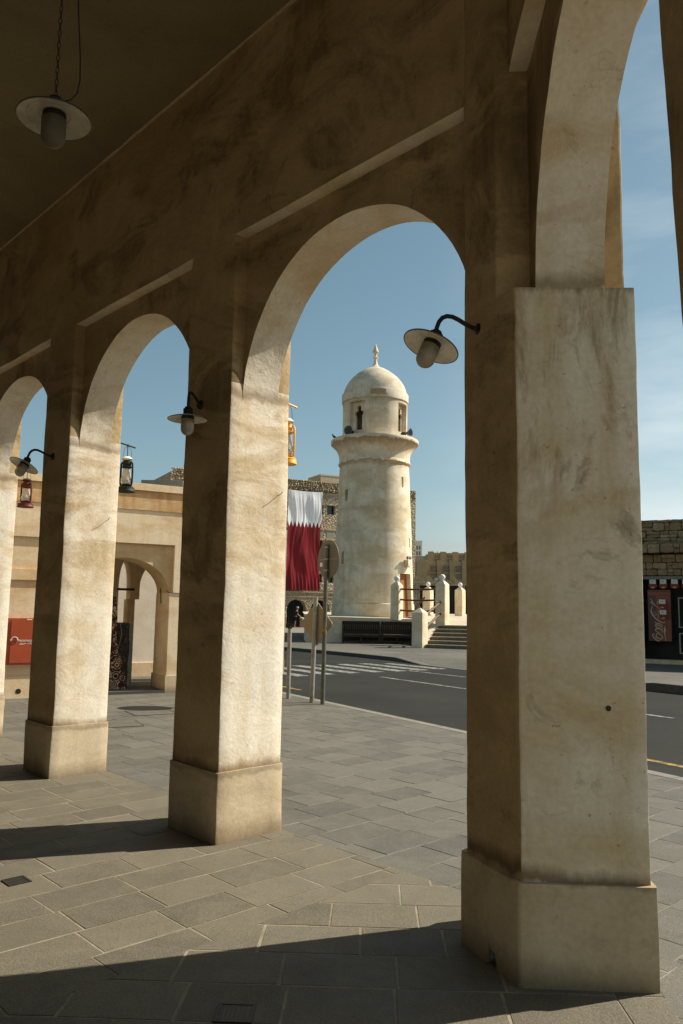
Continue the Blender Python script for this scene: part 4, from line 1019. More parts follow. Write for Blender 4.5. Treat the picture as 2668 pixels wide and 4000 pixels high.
for row in range(6):
    s0 = -13 - rnd.random() * .2
    while s0 < 10.9:
        w = rnd.uniform(.16, .34); zz = 12.22 + row * .165; q = []
        P_ = SBF(s0 + w / 2, -rnd.uniform(.0, .08), zz + .08 + rnd.uniform(-.02, .02))
        M_ = Matrix.Translation(P_) @ Matrix.Rotation(rad(25) + rnd.uniform(-.3, .3), 4, 'Z') @ Matrix.Rotation(rnd.uniform(-.3, .3), 4, 'Y') @ Matrix.Diagonal((w * .52, .12, .085, 1))
        vs_ = [(math.cos(a) * math.cos(t), math.sin(a) * math.cos(t), math.sin(t)) for t in (-1.2, -.45, .45, 1.2) for a in [2 * math.pi * i / 6 for i in range(6)]]
        fs_ = [(j * 6 + i, j * 6 + (i + 1) % 6, (j + 1) * 6 + (i + 1) % 6, (j + 1) * 6 + i) for j in range(3) for i in range(6)] + [(5, 4, 3, 2, 1, 0), (18, 19, 20, 21, 22, 23)]
        m.add(vs_, fs_, M_); s0 += w
m.build('parapet_stones', M_stone, SB)
m = MB(); fbox(m, SBF, .9, 4.3, .3, 3, 13.0, 13.95); fbox(m, SBF, .86, 4.3, .27, 3, 13.85, 13.97); m.build('roof_parapet', M_lintel, SB)
rnd = random.Random(5); poles = [-2.7 + .56 * k for k in range(23)]
for s in poles:
    m = MB(); a = SBF(s, .1, 12.30); b_ = SBF(s + rnd.uniform(-.05, .05), -rnd.uniform(.42, .6), 12.27); m.tube([a, b_], .05, 7); m.build('roof_pole', M_pole, SB, 50)
for s in [-2.9 + .28 * k for k in range(24)]:
    m = MB(); m.tube([SBF(s, .1, 3.22), SBF(s + rnd.uniform(-.03, .03), -rnd.uniform(.3, .42), 3.2)], .035, 6); m.build('awning_pole', M_pole, SB, 50)
# the flag
FL = thing('flag', 'huge white and maroon flag with a serrated edge hung down the stone facade', 'flag', tuple(SBF(-.8, -.2, 3.2)))
nc = 144; wv = {}
def FP(u, z):
    t = (12.14 - z) / 8.9; wd = 3.38 - .10 * math.sin(math.pi * t) * 1.2; s = -2.70 + .0 * t + u * wd + .05 * math.sin(t * 2.2)
    w1 = u * 9 + 1.1 * noise.noise(V((u * 1.5, z * .35, 3))); fold = .13 * noise.noise(V((w1 * .8, z * .13, 0))) + .045 * noise.noise(V((w1 * 2.2, z * .24, 5))) + .014 * noise.noise(V((u * 40, z * .5, 7))) + .24 * noise.noise(V((u * 3, z * .45, 9)))
    edge = min(1, (12.14 - z) / .8 + .15) * (.4 + .6 * min(1, (z - 3.2) / .8 + .2))
    fan = .10 * math.sin(u * 60 + (z - 3.2) * 2) * max(0, 1 - (z - 3.2) / 2.2)
    sagz = -.07 * math.sin(math.pi * u) * (1 - t)
    return SBF(s, -.66 * (1 - .55 * t) + fold * edge * .42 + fan * .25, z + sagz)
def zig(i): k = i % 16; return 8.86 + .56 * abs(k - 8) / 8
def flagpart(name, zt, zb, mat, nr):
    m = MB()
    for i in range(nc + 1):
        for j in range(nr + 1): m.pt(FP(i / nc, zt(i) + (zb(i) - zt(i)) * j / nr))
    for i in range(nc):
        for j in range(nr): q = i * (nr + 1) + j; m.f.append([q, q + nr + 1, q + nr + 2, q + 1])
    m.build(name, mat, FL, 60)
flagpart('white_field', lambda i: 12.14, zig, M_flagw, 30); flagpart('maroon_field', zig, lambda i: 3.24, M_flagr, 56)
# person at the litter bin
bx = V(SBF(-1.30, -1.0, 0)); bn = thing('litter_bin', 'tan cylindrical litter bin in front of the stone arches', 'bin', tuple(bx), local=True)
m = MB(); m.lathe([(.19, 0), (.2, .03), (.2, .72), (.19, .74)], 20); m.build('bin_body', M_bin, bn, 40, (0, 0, 0)); m = MB(); m.lathe([(.2, .74), (.21, .75), (.2, .80), (.0005, .86)], 20); m.build('bin_lid', M_cap, bn, 40, (0, 0, 0))
pp = V(SBF(-1.92, -1.0, 0)); pe = thing('person', 'person in black shirt and shorts and a pale cap reaching into the litter bin', 'person', tuple(pp), rad(20), local=True)
vb = [(0, 0, .86), (.03, 0, 1.05), (.07, 0, 1.25), (.09, 0, 1.36), (.14, 0, 1.45), (.18, 0, 1.56), (.19, 0, 1.66),
      (0, .10, .80), (.04, .11, .45), (.0, .11, .06), (.12, .11, .03), (0, -.10, .80), (-.03, -.11, .45), (-.12, -.11, .06), (.0, -.11, .03),
      (.10, .20, 1.33), (.24, .22, 1.10), (.46, .16, .95), (.53, .15, .92), (.10, -.20, 1.33), (.17, -.22, 1.08), (.38, -.18, .93), (.46, -.17, .90)]
eb = [(0, 1), (1, 2), (2, 3), (3, 4), (4, 5), (5, 6), (0, 7), (7, 8), (8, 9), (9, 10), (0, 11), (11, 12), (12, 13), (13, 14), (3, 15), (15, 16), (16, 17), (17, 18), (3, 19), (19, 20), (20, 21), (21, 22)]
skin('body', M_skin, pe, vb, eb, [.13, .12, .14, .10, .055, .095, .085, .085, .06, .042, .035, .085, .06, .042, .035, .06, .045, .035, .04, .06, .045, .035, .04], 2, 0)
skin('shirt', M_shirt, pe, [vb[0], vb[1], vb[2], vb[3], vb[15], (.18, .215, 1.2), vb[19], (.14, -.215, 1.2)], [(0, 1), (1, 2), (2, 3), (3, 4), (4, 5), (3, 6), (6, 7)], [.16, .155, .175, .13, .085, .075, .085, .075], 2, 0)
skin('shorts', M_shirt, pe, [(0, 0, .88), vb[7], (.03, .11, .5), vb[11], (-.02, -.11, .5)], [(0, 1), (1, 2), (0, 3), (3, 4)], [.15, .115, .10, .115, .10], 2, 0)
m = MB(); m.lathe([(.105, 0), (.11, .03), (.09, .09), (.0005, .12)], 16, Matrix.Translation((.185, 0, 1.66))); m.box(.25, .36, -.07, .07, 1.655, 1.668); m.build('cap', M_cap, pe, 40, (0, 0, 0))

# ------------------------------------------------------------------ fort-like building, low shop row, far towers
def niches(holes, P, parent, name, round_=0):
    for h in holes:
        q = MB(); N = 10; pts = [(h[0], h[2]), (h[1], h[2]), (h[1], h[3]), (h[0], h[3])]; q.add([P(x, h[4], z) for x, z in pts], [(0, 1, 2, 3)])
        if round_ and h[2] > 6.9: c_ = (h[0] + h[1]) / 2; q.add([P(c_ - .5 * math.cos(math.pi * k / N), -.012, h[3] + .38 * math.sin(math.pi * k / N)) for k in range(N + 1)], [tuple(range(N + 1))])
        q.build(name, M_grayh, parent)
FT = thing('fort_building', 'tan two-tier fort-like building with rows of arched niches on the skyline', 'building', (16, 112, 0))
FF = Frame((10.2, 110), 0)
def FPf(s, d, z): return FF(s, d, z)
m = MB(); bk = MB(); hs_ = []; s = .5
while s < 20:
    hs_.append((s, s + 1.0, 6.95, 7.75, .35)); hs_.append((s, s + 1.05, 5.95, 6.7, .3)); s += 1.72
grid_wall(m, FPf, (0, 20), (-.2, 8.35), hs_, None, 4)
for k in range(13): fbox(m, FF, -.35 + 1.72 * k, .25 + 1.72 * k, -.28, .3, 5.5, 8.55)
fbox(m, FF, 0, 20, .5, 9, -.2, 8.0)
m.build('lower_tier', M_fort, FT); niches([h for h in hs_ if h[0] < 11], FPf, FT, 'niche', 1)
m = MB(); bk = MB(); F2 = Frame((12.4, 112.5), 0); hs_ = [(.9 + 1.72 * k, 1.9 + 1.72 * k, 8.5, 8.85, .3) for k in range(9)] + [(.9 + 1.72 * k, 1.9 + 1.72 * k, 9.0, 9.45, .2) for k in range(9)]
grid_wall(m, lambda s, d, z: F2(s, d, z), (0, 17), (8, 9.75), hs_, None, 4); 
for k in range(10): fbox(m, F2, 1.72 * k - .06, 1.72 * k + .75, -.12, .3, 8, 9.9)
fbox(m, F2, 0, 17, .35, 7, 8, 9.6); m.build('upper_tier', M_fort, FT); niches([h for h in hs_ if h[0] < 9], lambda s, d, z: F2(s, d, z), FT, 'upper_niche')
m = MB(); fbox(m, FF, .2, 1.6, -1.3, -.1, -.2, 8.25); m.build('corner_turret', M_fort, FT)
LS = thing('market_row', 'low dark market row with a scalloped tan parapet behind the terrace posts', 'building', (10, 63, 0))
LF = Frame((5.6, 62), 0)
m = MB(); fbox(m, LF, 0, 14, -.25, .3, 3.55, 3.9); m.build('parapet', M_stone, LS)
m = MB()
for k in range(15):
    c_ = .3 + k * .95; m.add([LF(c_ + .26 * math.cos(math.pi * i / 8), o, 3.9 + .38 * math.sin(math.pi * i / 8)) for o in (-.15, .1) for i in range(9)], [tuple(range(9)), tuple(range(17, 8, -1))] + [(i, i + 1, i + 10, i + 9) for i in range(8)])
m.build('scalloped_merlons', M_fort, LS)
m = MB(); fbox(m, LF, 0, 14, .3, 6, -.2, 3.8); m.build('shop_body', M_bench, LS)
for s in (.1, 3.6, 7.2, 10.8): m = MB(); fbox(m, LF, s, s + .45, -.2, .29, -.2, 3.54); m.build('pillar', M_stone, LS)
m = MB(); fbox(m, LF, 1.0, 1.7, -.5, -.2, 2.3, 2.38); fbox(m, LF, 4.3, 4.7, -.3, .2, 2.0, 2.3); m.build('sign_board', M_cap, LS)
AC = thing('air_conditioner', 'white air conditioner box on the low market roof', 'air conditioner', tuple(LF(2.2, 2, 4.0)), local=True)
m = MB(); m.box(-.24, .24, -.15, .15, -.2, .22); m.build('casing', M_white, AC, None, (0, 0, 0)); m = MB(); m.lathe([(.0005, 0), (.11, 0), (.12, -.02)], 16, Matrix.Translation((.06, -.16, .02)) @ Matrix.Rotation(rad(90), 4, 'X')); m.build('fan_grille', M_horn, AC, 40, (0, 0, 0))
DT = thing('white_tower', 'slim white tower with arched openings far off beside the stone building', 'building', (19.5, 200, 0))
TF = Frame((18.6, 200), 0); m = MB(); bk = MB(); hs_ = []
for zz in (14.0, 15.4, 16.8):
    for s in (.35, 1.0): hs_.append((s, s + .42, zz, zz + 1.0, .3))
grid_wall(m, lambda s, d, z: TF(s, d, z), (0, 1.8), (0, 18.9), hs_, bk, 3); fbox(m, TF, -.12, 1.92, -.15, 1.5, 18.8, 19.05); fbox(m, TF, 0, 1.8, .35, 1.5, 0, 18.8)
m.build('tower_wall', M_white, DT); bk.build('opening', M_grayh, DT)
CW = thing('crenellated_house', 'pale far house with a pointed white roof crest above the fort building', 'building', (20, 190, 0))
CF = Frame((17.5, 185), 0); m = MB(); fbox(m, CF, 0, 5, 0, 6, 0, 14.2); m.build('house_wall', M_grayh, CW)
m = MB()
for s, hgt in ((2.4, .6), (3.0, .9), (3.7, 1.5), (4.4, .9), (5.0, 1.3), (5.5, .7)): m.add([CF(s - .35, 0, 14.2), CF(s + .35, 0, 14.2), CF(s, 0, 14.2 + hgt), CF(s - .35, .4, 14.2), CF(s + .35, .4, 14.2), CF(s, .4, 14.2 + hgt)], [(0, 1, 2), (5, 4, 3), (0, 2, 5, 3), (1, 4, 5, 2)])
m.build('roof_crest', M_white, CW)

# ------------------------------------------------------------------ shop on the right
SF = Frame((10.1, 26.9), -30)    # s to the right and nearer; negative off = towards the viewer
SH = thing('stone_shop', 'dark open shop in a rough stone building across the road at the right edge', 'shop', (10.6, 27, 0))
m = MB(); fbox(m, SF, -.6, 9, 0, .4, 2.82, 4.74); fbox(m, SF, -.6, -.02, 0, .4, -.1, 2.82); fbox(m, SF, -.6, 9, 4.5, 5, -.1, 4.7); m.build('stone_wall', M_shopstone, SH)
def stones(mb, s0, s1, o, z0, z1, rh, seed):
    rn = random.Random(seed); z = z0
    while z < z1 - .05:
        h = min(rh * rn.uniform(.8, 1.25), z1 - z); s_ = s0 - rn.random() * .2
        while s_ < s1:
            w = rn.uniform(.16, .46); hh = h
            parts = [(z, hh)] if rn.random() < .72 else [(z, hh * .5), (z + hh * .5, hh * .5)]
            for (zb, hb) in parts:
                P_ = SF(s_ + w / 2, o + rn.uniform(-.03, .015), zb + hb / 2)
                M_ = Matrix.Translation(P_) @ Matrix.Rotation(rad(-30) + rn.uniform(-.12, .12), 4, 'Z') @ Matrix.Rotation(rn.uniform(-.10, .10), 4, 'Y') @ Matrix.Diagonal((w * .485, .085, hb * .47, 1))
                vs_ = []; n = 5
                q = []
                for f_ in range(6):
                    for a in range(n + 1):
                        for b_ in range(n + 1):
                            x, y = -1 + 2 * a / n, -1 + 2 * b_ / n
                            p = [(x, y, 1), (x, y, -1), (x, 1, y), (x, -1, y), (1, x, y), (-1, x, y)][f_]
                            v_ = V(p); v_ = v_ * .62 + v_.normalized() * .46 * 1.0
                            vs_.append(v_ + noise.noise_vector(v_ * 1.4 + V((s_ * 7, zb * 5, o))) * .13)
                    for a in range(n):
                        for b_ in range(n): k = f_ * (n + 1) ** 2 + a * (n + 1) + b_; q.append((k, k + 1, k + n + 2, k + n + 1))
                mb.add(vs_, q, M_)
            s_ += w
        z += h
m = MB(); stones(m, -.5, 2.6, -.02, 3.92, 4.74, .24, 4); m.build('facing_stones', M_shopblock, SH, 50); m = MB(); stones(m, -.5, 2.6, -.02, 2.88, 3.58, .24, 8); m.build('facing_stones', M_shopblock, SH, 50)
m = MB(); stones(m, -.5, 2.6, -.50, 3.60, 3.92, .30, 12); m.build('ledge_stones', M_shopblock, SH, 50)
m = MB(); fbox(m, SF, -.7, 9, -.46, -.002, 3.62, 3.89); m.wobble(.02, 1.2).build('stone_ledge', M_shopstone, SH)
m = MB(); fbox(m, SF, -.6, 9, -.06, .1, 2.76, 2.86); m.build('lintel_bar', M_horn, SH)
m = MB(); fbox(m, SF, -.02, 9, .9, .95, -.05, 2.8); fbox(m, SF, -.06, .0, .38, 4.4, -.05, 2.86); fbox(m, SF, -.02, 9, .1, 4.4, 2.86, 2.9); fbox(m, SF, -.6, 9, .1, 4.4, 4.6, 4.7); m.build('shop_interior', M_dark, SH)
m = MB(); fbox(m, SF, -.6, 9, -.35, .1, -.05, .13); m.build('doorstep', M_lintel, SH)
for (s, s1_, z0, z1) in ((1.12, 1.9, 1.17, 2.17), (1.12, 1.9, .32, 1.0)):
    m = MB(); w_ = .035
    for (a, b_, c_, d_) in ((s, s1_, z0, z0 + w_), (s, s1_, z1 - w_, z1), (s, s + w_, z0 + w_, z1 - w_), (s1_ - w_, s1_, z0 + w_, z1 - w_)): fbox(m, SF, a, b_, .30, .34, c_, d_)
    wo = m.build('window_frame', M_grayh, SH)
    m = MB(); fbox(m, SF, s, s1_, .345, .36, z0, z1); m.build('pane', M_win, wo)
m = MB(); fbox(m, SF, 1.3, 1.34, -.02, .0, 2.9, 3.5); fbox(m, SF, 1.3, 2.2, -.03, -.005, 2.9, 3.5); m.build('teal_board', M_teal, SH)
# drinks cooler with script lettering reading upwards
CO = thing('drinks_cooler', 'red drinks cooler panel with white script lettering running upwards in the dark shop', 'cooler', tuple(SF(.55, .2, .6)), rad(-30), local=True)
m = MB(); m.box(-.36, .36, -.005, .5, .12, 1.82); m.build('cooler_body', M_paneldk, CO, None, (0, 0, 0))
m = MB(); m.box(-.10, .355, -.012, -.005, .12, 1.62); m.box(-.35, .355, -.0125, -.0055, 1.64, 1.74); m.build('front_panel', M_panel, CO, None, (0, 0, 0))
def ck(X, Y): return (-.36 + (X - 215) / (880 - 215) * .72, 1.82 - (Y - 470) / (1930 - 470) * 1.70)
STR = [([(535, 1935), (440, 1915), (360, 1840), (325, 1770), (345, 1730), (385, 1750)], 24), ([(395, 1790), (420, 1860), (500, 1925)], 10),
       ([(560, 1740), (470, 1720), (425, 1770), (460, 1840), (560, 1870), (610, 1840), (590, 1770), (520, 1740)], 22),
       ([(600, 1700), (610, 1640), (540, 1590), (440, 1580), (420, 1620), (450, 1670), (540, 1700)], 24),
       ([(590, 1610), (600, 1540), (500, 1480), (430, 1470), (425, 1510), (480, 1550), (560, 1560)], 24), ([(600, 1540), (610, 1490), (540, 1440), (430, 1420), (400, 1380)], 22),
       ([(700, 1380), (640, 1410), (560, 1380), (450, 1310), (360, 1210), (310, 1110), (310, 1030), (350, 940)], 30),
       ([(330, 1110), (400, 1190), (450, 1200), (440, 1140), (380, 1090), (340, 1100)], 9),
       ([(560, 1310), (510, 1260), (510, 1190), (560, 1170)], 16), ([(580, 1150), (540, 1080), (510, 1100), (530, 1150)], 14),
       ([(570, 1050), (520, 980), (440, 930), (340, 870), (300, 830), (350, 830), (420, 900), (460, 950)], 16), ([(380, 830), (330, 770), (290, 730)], 13), ([(520, 900), (490, 860), (510, 810), (560, 810)], 14)]
m = MB()
for pts, w in STR:
    P2 = [ck(*p_) for p_ in pts]; fine = []
    for i in range(len(P2) - 1):
        p0, p1, p2_, p3_ = P2[max(i - 1, 0)], P2[i], P2[i + 1], P2[min(i + 2, len(P2) - 1)]
        for k in range(6):
            t = k / 6; fine.append(tuple(.5 * ((2 * p1[c]) + (-p0[c] + p2_[c]) * t + (2 * p0[c] - 5 * p1[c] + 4 * p2_[c] - p3_[c]) * t * t + (-p0[c] + 3 * p1[c] - 3 * p2_[c] + p3_[c]) * t ** 3) for c in (0, 1)))
    fine.append(P2[-1]); hw = w / 665 * .72 / 1.6; n = len(fine)
    for i, (x, z) in enumerate(fine):
        a, b_ = fine[max(i - 1, 0)], fine[min(i + 1, n - 1)]; dx, dz = b_[0] - a[0], b_[1] - a[1]; L_ = math.hypot(dx, dz) or 1
        wv_ = hw * (.45 + .55 * math.sin(math.pi * (i + .5) / n)); m.pt((x - dz / L_ * wv_, -.016, z + dx / L_ * wv_)); m.pt((x + dz / L_ * wv_, -.016, z - dx / L_ * wv_))
    b0 = len(m.v) - 2 * n
    for i in range(n - 1): m.f.append([b0 + 2 * i, b0 + 2 * i + 1, b0 + 2 * i + 3, b0 + 2 * i + 2])
sw = [(700, 1935), (720, 1900), (690, 1780), (690, 1680), (720, 1610), (690, 1560), (700, 1480), (660, 1560), (650, 1640), (670, 1760), (690, 1850)]
b0 = len(m.v); 
for p_ in sw: x, z = ck(*p_); m.pt((x, -.016, z))
m.f.append(list(range(b0, b0 + len(sw))))
m.build('script_lettering', M_script, CO, None, (0, 0, 0))
def pennant(s, z, label, off=-.09):
    o = thing('pennant', label, 'pennant', tuple(SF(s, off, z)), rad(-30), 'white and maroon pennants in the shop', True)
    m = MB(); m.quad((-.10, 0, -.13), (.10, 0, -.13), (.10, 0, 0), (-.10, 0, 0)); m.build('white_band', M_flagw2, o, None, (0, 0, 0))
    m = MB(); N = 9
    for k in range(N): x0, x1 = -.10 + .2 * k / N, -.10 + .2 * (k + 1) / N; m.add([(x0, .001, -.13), (x1, .001, -.13), ((x0 + x1) / 2, -.001, -.155)], [(0, 1, 2)])
    m.build('serrated_edge', M_flagw2, o, None, (0, 0, 0))
    m = MB(); pts = [(-.12, -.13), (.12, -.13), (.135, -.2), (.11, -.27), (.05, -.30), (-.05, -.30), (-.11, -.27), (-.135, -.2)]; m.add([(x, .003, z_) for x, z_ in pts], [tuple(range(8))]); m.build('maroon_field', M_flagr2, o, None, (0, 0, 0))
    m = MB(); m.add([(x, -.003, z_) for x, z_ in ((-.06, -.28), (.06, -.28), (.045, -.245), (.02, -.25), (0, -.225), (-.02, -.25), (-.045, -.245))], [tuple(range(7))]); m.build('gold_emblem', M_gold, o, None, (0, 0, 0))
    m = MB()
    for k in range(4): m.box(-.05 + .022 * k, -.042 + .022 * k, -.003, -.001, -.09 + .01 * (k % 2), -.04); 
    m.build('script_mark', M_horn, o, None, (0, 0, 0))
for s, z, lb in ((.405, 2.75, 'pennant next to the big pillar in the upper row above the cooler'), (.73, 2.75, 'second pennant from the pillar in the upper row above the cooler'), (1.08, 2.75, 'third pennant from the pillar in the upper row above the cooler'), (1.42, 2.75, 'pennant cut off by the right edge in the upper row'),
                 (.68, 2.09, 'upper of two pennants hanging one above the other on the cooler'), (.70, 1.74, 'lower of two pennants hanging one above the other on the cooler')): pennant(s, z, lb)

# ------------------------------------------------------------------ cream house on the left
HF = Frame((-5.66, 13.8), 30)     # s to the right and away; positive off = into the house
HS = thing('cream_house', 'sunlit cream plaster house with a low arched doorway and stained cornice on the left', 'house', (-4, 15, 0))
DR = .085
hw_ = MB()
# main front plane pieces around the recess and the left niche
fbox(hw_, HF, -6, -1.4, 0, .4, -.05, 3.40); fbox(hw_, HF, .85, 1.06, 0, .85, -.05, 3.40)
fbox(hw_, HF, -1.4, .85, 0, .4, 2.78, 3.40); fbox(hw_, HF, -1.4, .85, .045, .4, .37, 2.78); fbox(hw_, HF, -1.4, .85, 0, .4, -.05, .37)
fbox(hw_, HF, 1.06, 2.87, 0, .4, 2.765, 3.40); fbox(hw_, HF, 2.87, 3.7, 0, .85, 1.86, 3.40); fbox(hw_, HF, 2.80, 3.7, 0, .85, -.05, 1.855)
hw_.wobble(.004, 2, .002, 9).build('wall', M_house, HS, 30)
m = MB(); fbox(m, HF, -6, 3.7, -.02, .38, 3.395, 3.77); m.build('cornice_band', M_houseband, HS)
m = MB(); fbox(m, HF, -6, 3.74, -.055, .36, 3.765, 3.90); m.wobble(.006, 2).build('coping', M_house, HS, 30)
m = MB(); fbox(m, HF, -1.4, .85, .01, .06, 2.02, 2.21); m.build('sill_band', M_house, HS)
m = MB()   # arch wall set back in its recess
ac, ra, zs, bh = 1.94, .86, 1.855, .64; N = 30
pts = [(ac - ra * math.cos(math.pi * k / N), zs + bh * math.sin(math.pi * k / N)) for k in range(N + 1)]
for (x0, z0), (x1, z1) in zip(pts, pts[1:]):
    m.quad(HF(x0, DR, z0), HF(x1, DR, z1), HF(x1, DR, 2.8), HF(x0, DR, 2.8)); m.quad(HF(x0, DR, z0), HF(x1, DR, z1), HF(x1, .8, z1), HF(x0, .8, z0)); m.quad(HF(x0, .8, z0), HF(x1, .8, z1), HF(x1, .8, 3.3), HF(x0, .8, 3.3))
m.quad(HF(2.80, DR, 1.855), HF(2.88, DR, 1.855), HF(2.88, DR, 2.8), HF(2.80, DR, 2.8))
m.build('arch_wall', M_housespan, HS, 40)
m = MB(); fbox(m, HF, 2.775, 3.75, -.022, .87, -.05, .31); m.build('pier_plinth', M_plinth, HS)
m = MB(); m.lathe([(.035, 0), (.035, -.0), (.045, -.002)], 20, Matrix.Translation(HF(.21, -.004, .12)) @ Matrix.Rotation(rad(30), 4, 'Z') @ Matrix.Rotation(rad(90), 4, 'X')); m.lathe([(.0005, -.0), (.036, 0)], 20, Matrix.Translation(HF(.21, -.006, .12)) @ Matrix.Rotation(rad(30), 4, 'Z') @ Matrix.Rotation(rad(90), 4, 'X')); m.build('drain_hole', M_black, HS)
# passage behind the arch
m = MB()
fbox(m, HF, 2.62, 2.76, 2.2, 2.55, 0, 1.74); fbox(m, HF, 1.2, 2.40, 2.2, 2.55, 0, 1.74)
def arch2(x0, x1, zap):
    c_ = (x0 + x1) / 2; r = (x1 - x0) / 2; N = 20; pp_ = [(c_ - r * math.cos(math.pi * k / N), 2.0 + (zap - 2.0) * math.sin(math.pi * k / N)) for k in range(N + 1)]
    for (a, z0), (b_, z1) in zip(pp_, pp_[1:]):
        for o in (2.2, 2.55): m.quad(HF(a, o, z0), HF(b_, o, z1), HF(b_, o, 3.3), HF(a, o, 3.3))
        m.quad(HF(a, 2.2, z0), HF(b_, 2.2, z1), HF(b_, 2.55, z1), HF(a, 2.55, z0))
arch2(2.40, 2.66, 2.56); arch2(2.85, 4.3, 2.72); fbox(m, HF, 2.66, 2.85, 2.2, 2.55, 1.74, 3.3); fbox(m, HF, 1.2, 2.4, 2.2, 2.55, 1.74, 3.3)
fbox(m, HF, 4.3, 5, 2.2, 2.55, 0, 3.3)
m.build('inner_arcade', M_house, HS, 40)
m = MB(); fbox(m, HF, -1, 5, .82, 2.6, 3.3, 3.39); fbox(m, HF, -6, -.3, .4, 2.6, -.05, 3.3); fbox(m, HF, 3.72, 4.0, .86, 2.19, 0, 3.3); m.build('passage_ceiling', M_upper, HS)
m = MB(); fbox(m, HF, 0, 7, 3.6, 3.8, .31, 3.6); m.build('courtyard_wall', M_cour, HS)
m = MB(); fbox(m, HF, 0, 7, 3.57, 3.82, -.05, .31); m.build('courtyard_plinth', M_house, HS)
m = MB(); fbox(m, HF, 1.06, 2.80, -.02, .0, -.02, .05); fbox(m, HF, 1.06, 2.80, 0.0, .9, -.02, .045); m.build('door_step', M_kerbd, HS)
m = MB(); m.tube([HF(2.86, .4, 1.98), HF(2.83, .3, 1.93), HF(2.80, .2, 1.90), HF(2.79, -.01, 1.86), HF(3.2, -.012, 1.84)], .008, 5); m.tube([HF(2.79, .55, 2.0), HF(2.785, .5, 1.8), HF(2.78, .46, 1.66)], .009, 5); m.build('cable', M_iron, HS, 50)
m = MB(); fbox(m, HF, 2.35, 2.7, 2.05, 2.12, 1.92, 1.97); m.build('inner_bracket', M_iron, HS)
# spot lamp on the parapet
SPt = thing('spotlight', 'small black cylinder spotlight on the house cornice beside the red lantern', 'spotlight', tuple(HF(-.42, -.16, 3.60)), rad(10), local=True)
m = MB(); m.lathe([(.0005, -.2), (.04, -.2), (.046, -.18), (.046, .12), (.052, .13), (.052, .16), (.0005, .155)], 20, Matrix.Rotation(rad(90), 4, 'Y')); m.build('lamp_body', M_green, SPt, 40, (0, 0, 0))
m = MB(); m.box(-.02, .02, .0, .16, -.01, .01); m.build('arm', M_iron, SPt, None, (0, 0, 0))
# fire cabinet
FC = thing('fire_cabinet', 'red metal fire extinguisher cabinet with white lettering on the cream house wall', 'fire cabinet', tuple(HF(-.03, .04, .57)), rad(30), local=True)
m = MB(); m.box(0, .86, -.10, 0, 0, .79); m.build('cabinet_body', M_cab, FC, None, (0, 0, 0))
m = MB(); m.box(.055, .82, -.112, -.1005, .035, .755); dr = m.build('door', M_cab, FC, None, (0, 0, 0))
m = MB(); m.lathe([(.0005, -.008), (.028, -.008), (.032, 0), (.032, .008)], 20, Matrix.Translation((.115, -.113, .385)) @ Matrix.Rotation(rad(90), 4, 'X')); m.build('knob', M_galv, dr, 40, (0, 0, 0))
m = MB(); pa = [(.115 + .05 * math.cos(t), -.115, .425 + .045 * math.sin(t)) for t in [rad(15 + 150 * k / 12) for k in range(13)]]; m.tube(pa, .006, 5)
for sg in (1, -1): x = .115 + sg * .052; m.add([(x - .02, -.116, .437), (x + .02, -.116, .437), (x + sg * .008, -.116, .405)], [(0, 1, 2)])
m.build('turn_arrow', M_wtext, dr, None, (0, 0, 0))
m = MB(); m.box(.30, .385, -.104, -.1005, .762, .776); m.build('label_strip', M_wtext, FC, None, (0, 0, 0))
def text(body, size, loc, parent, name, mat, font=None, width=None):
    cu = bpy.data.curves.new(name, 'FONT'); cu.body = body; cu.size = size; cu.extrude = .0008; cu.offset = .0007
    t = bpy.data.objects.new(name, cu); COL.objects.link(t); dg = bpy.context.evaluated_depsgraph_get(); dg.update()
    me = bpy.data.meshes.new_from_object(t.evaluated_get(dg)); me.name = name; bpy.data.objects.remove(t)
    me.materials.clear(); me.materials.append(mat)
    if width and len(me.vertices):
        x1 = max(v.co.x for v in me.vertices) or 1
        for v in me.vertices: v.co.x *= width / x1
    o = bpy.data.objects.new(name, me); COL.objects.link(o); o.parent = parent; o.location = loc; o.rotation_euler = (rad(90), 0, 0); return o
text('FIRE EXTINGUISHER', .045, (.185, -.1145, .392), dr, 'lettering', M_wtext, width=.30)
ar = '\uFEC3\uFED4\uFE8E\uFEF3\uFE8E\uFE95 \uFEA3\uFEAE\uFEF3\uFED6'
text(ar[::-1], .045, (.195, -.1145, .350), dr, 'arabic_lettering', M_wtext, width=.29)
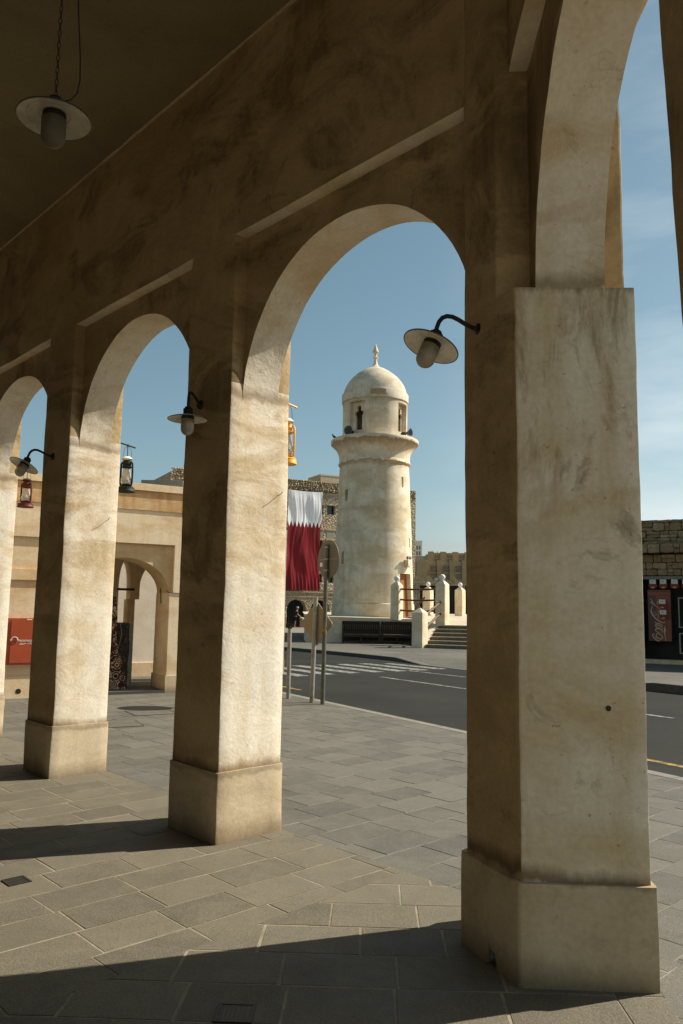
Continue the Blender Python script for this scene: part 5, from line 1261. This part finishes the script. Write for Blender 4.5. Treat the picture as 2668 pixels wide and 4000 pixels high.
# carpets in the passage
C1 = thing('draped_carpet', 'dark floral carpet draped over a stand just inside the arched doorway', 'carpet', tuple(HF(1.75, .6, 0)))
m = MB(); nx, nz_ = 14, 30
for i in range(nx + 1):
    for j in range(nz_ + 1):
        u, v = i / nx, j / nz_; zz = .16 + 1.66 * v; s = 1.15 + u * (.80 + .26 * (1 - v) ** 2 - .02 * v) + .02 * math.sin(v * 9)
        m.pt(HF(s, .48 + .09 * math.sin(u * 9 + v * 2) + .16 * v - .1 * (1 - v) ** 2 + .03 * math.sin(v * 14), zz + .05 * math.sin(u * 5) - .13 * u * (1 - v)))
for i in range(nx):
    for j in range(nz_): q = i * (nz_ + 1) + j; m.f.append([q, q + nz_ + 1, q + nz_ + 2, q + 1])
c1 = m.build('carpet_face', M_carp1, C1, 60)
sm_ = c1.modifiers.new('thick', 'SOLIDIFY'); sm_.thickness = .012
m = MB()
for k in range(30): s = 1.2 + .8 * k / 30; m.tube([HF(s, .42, .17 - .08 * k / 30), HF(s + .01, .40, .11 - .08 * k / 30)], .004, 4)
m.build('fringe', M_carpedge, C1)
m = MB(); m.tube([HF(1.2, .66, 1.79), HF(1.9, .66, 1.79)], .02, 8); 
for s in (1.25, 1.85): m.tube([HF(s, .68, 0), HF(s, .68, 1.79)], .018, 8)
m.build('stand', M_bench, C1)
C2 = thing('folded_carpet', 'dark blue patterned carpet folded upright behind the floral one', 'carpet', tuple(HF(2.3, 1.4, 0)))
m = MB(); P_ = [HF.xy(2.02, 1.36), HF.xy(2.36, 1.32), HF.xy(2.49, 1.40), HF.xy(2.50, 1.72), HF.xy(2.05, 1.74)]
m.prism(P_, .045, 1.26, .1, .1, .035); m.wobble(.025, 2.2, .008, 8).build('carpet_roll', M_carp2, C2, 50)
m = MB(); m.prism([HF.xy(2.44, 1.355), HF.xy(2.50, 1.375), HF.xy(2.525, 1.44), HF.xy(2.48, 1.44)], .05, 1.275, .1); m.wobble(.025, 2.2, .008, 8).build('pale_edge', M_carpedge, C2, 50)
m = MB(); m.tube([HF(2.24 + .03 * math.sin(k * .8) - .05 * max(0, (k - 6) / 6), 1.31 - .0 * k, 1.25 - k * .1) for k in range(13)], .009, 5); m.build('tie_cord', M_carpedge, C2)
# roofs seen over the house
RB = thing('grey_roof_block', 'grey flat-roofed block peeping over the cream house cornice', 'building', (-13.8, 61, 0))
m = MB(); m.box(-15.3, -12.1, 60, 66, 0, 11.15); m.build('block_wall', M_grayh, RB); m = MB(); m.box(-12.0, -11.2, 61, 66, 0, 10.7); m.box(-13.0, -10.5, 58.5, 60.0, 0, 10.2); m.build('stone_annex', M_stone, RB)

for o in list(bpy.data.objects):
    if '_org' in o: del o['_org']
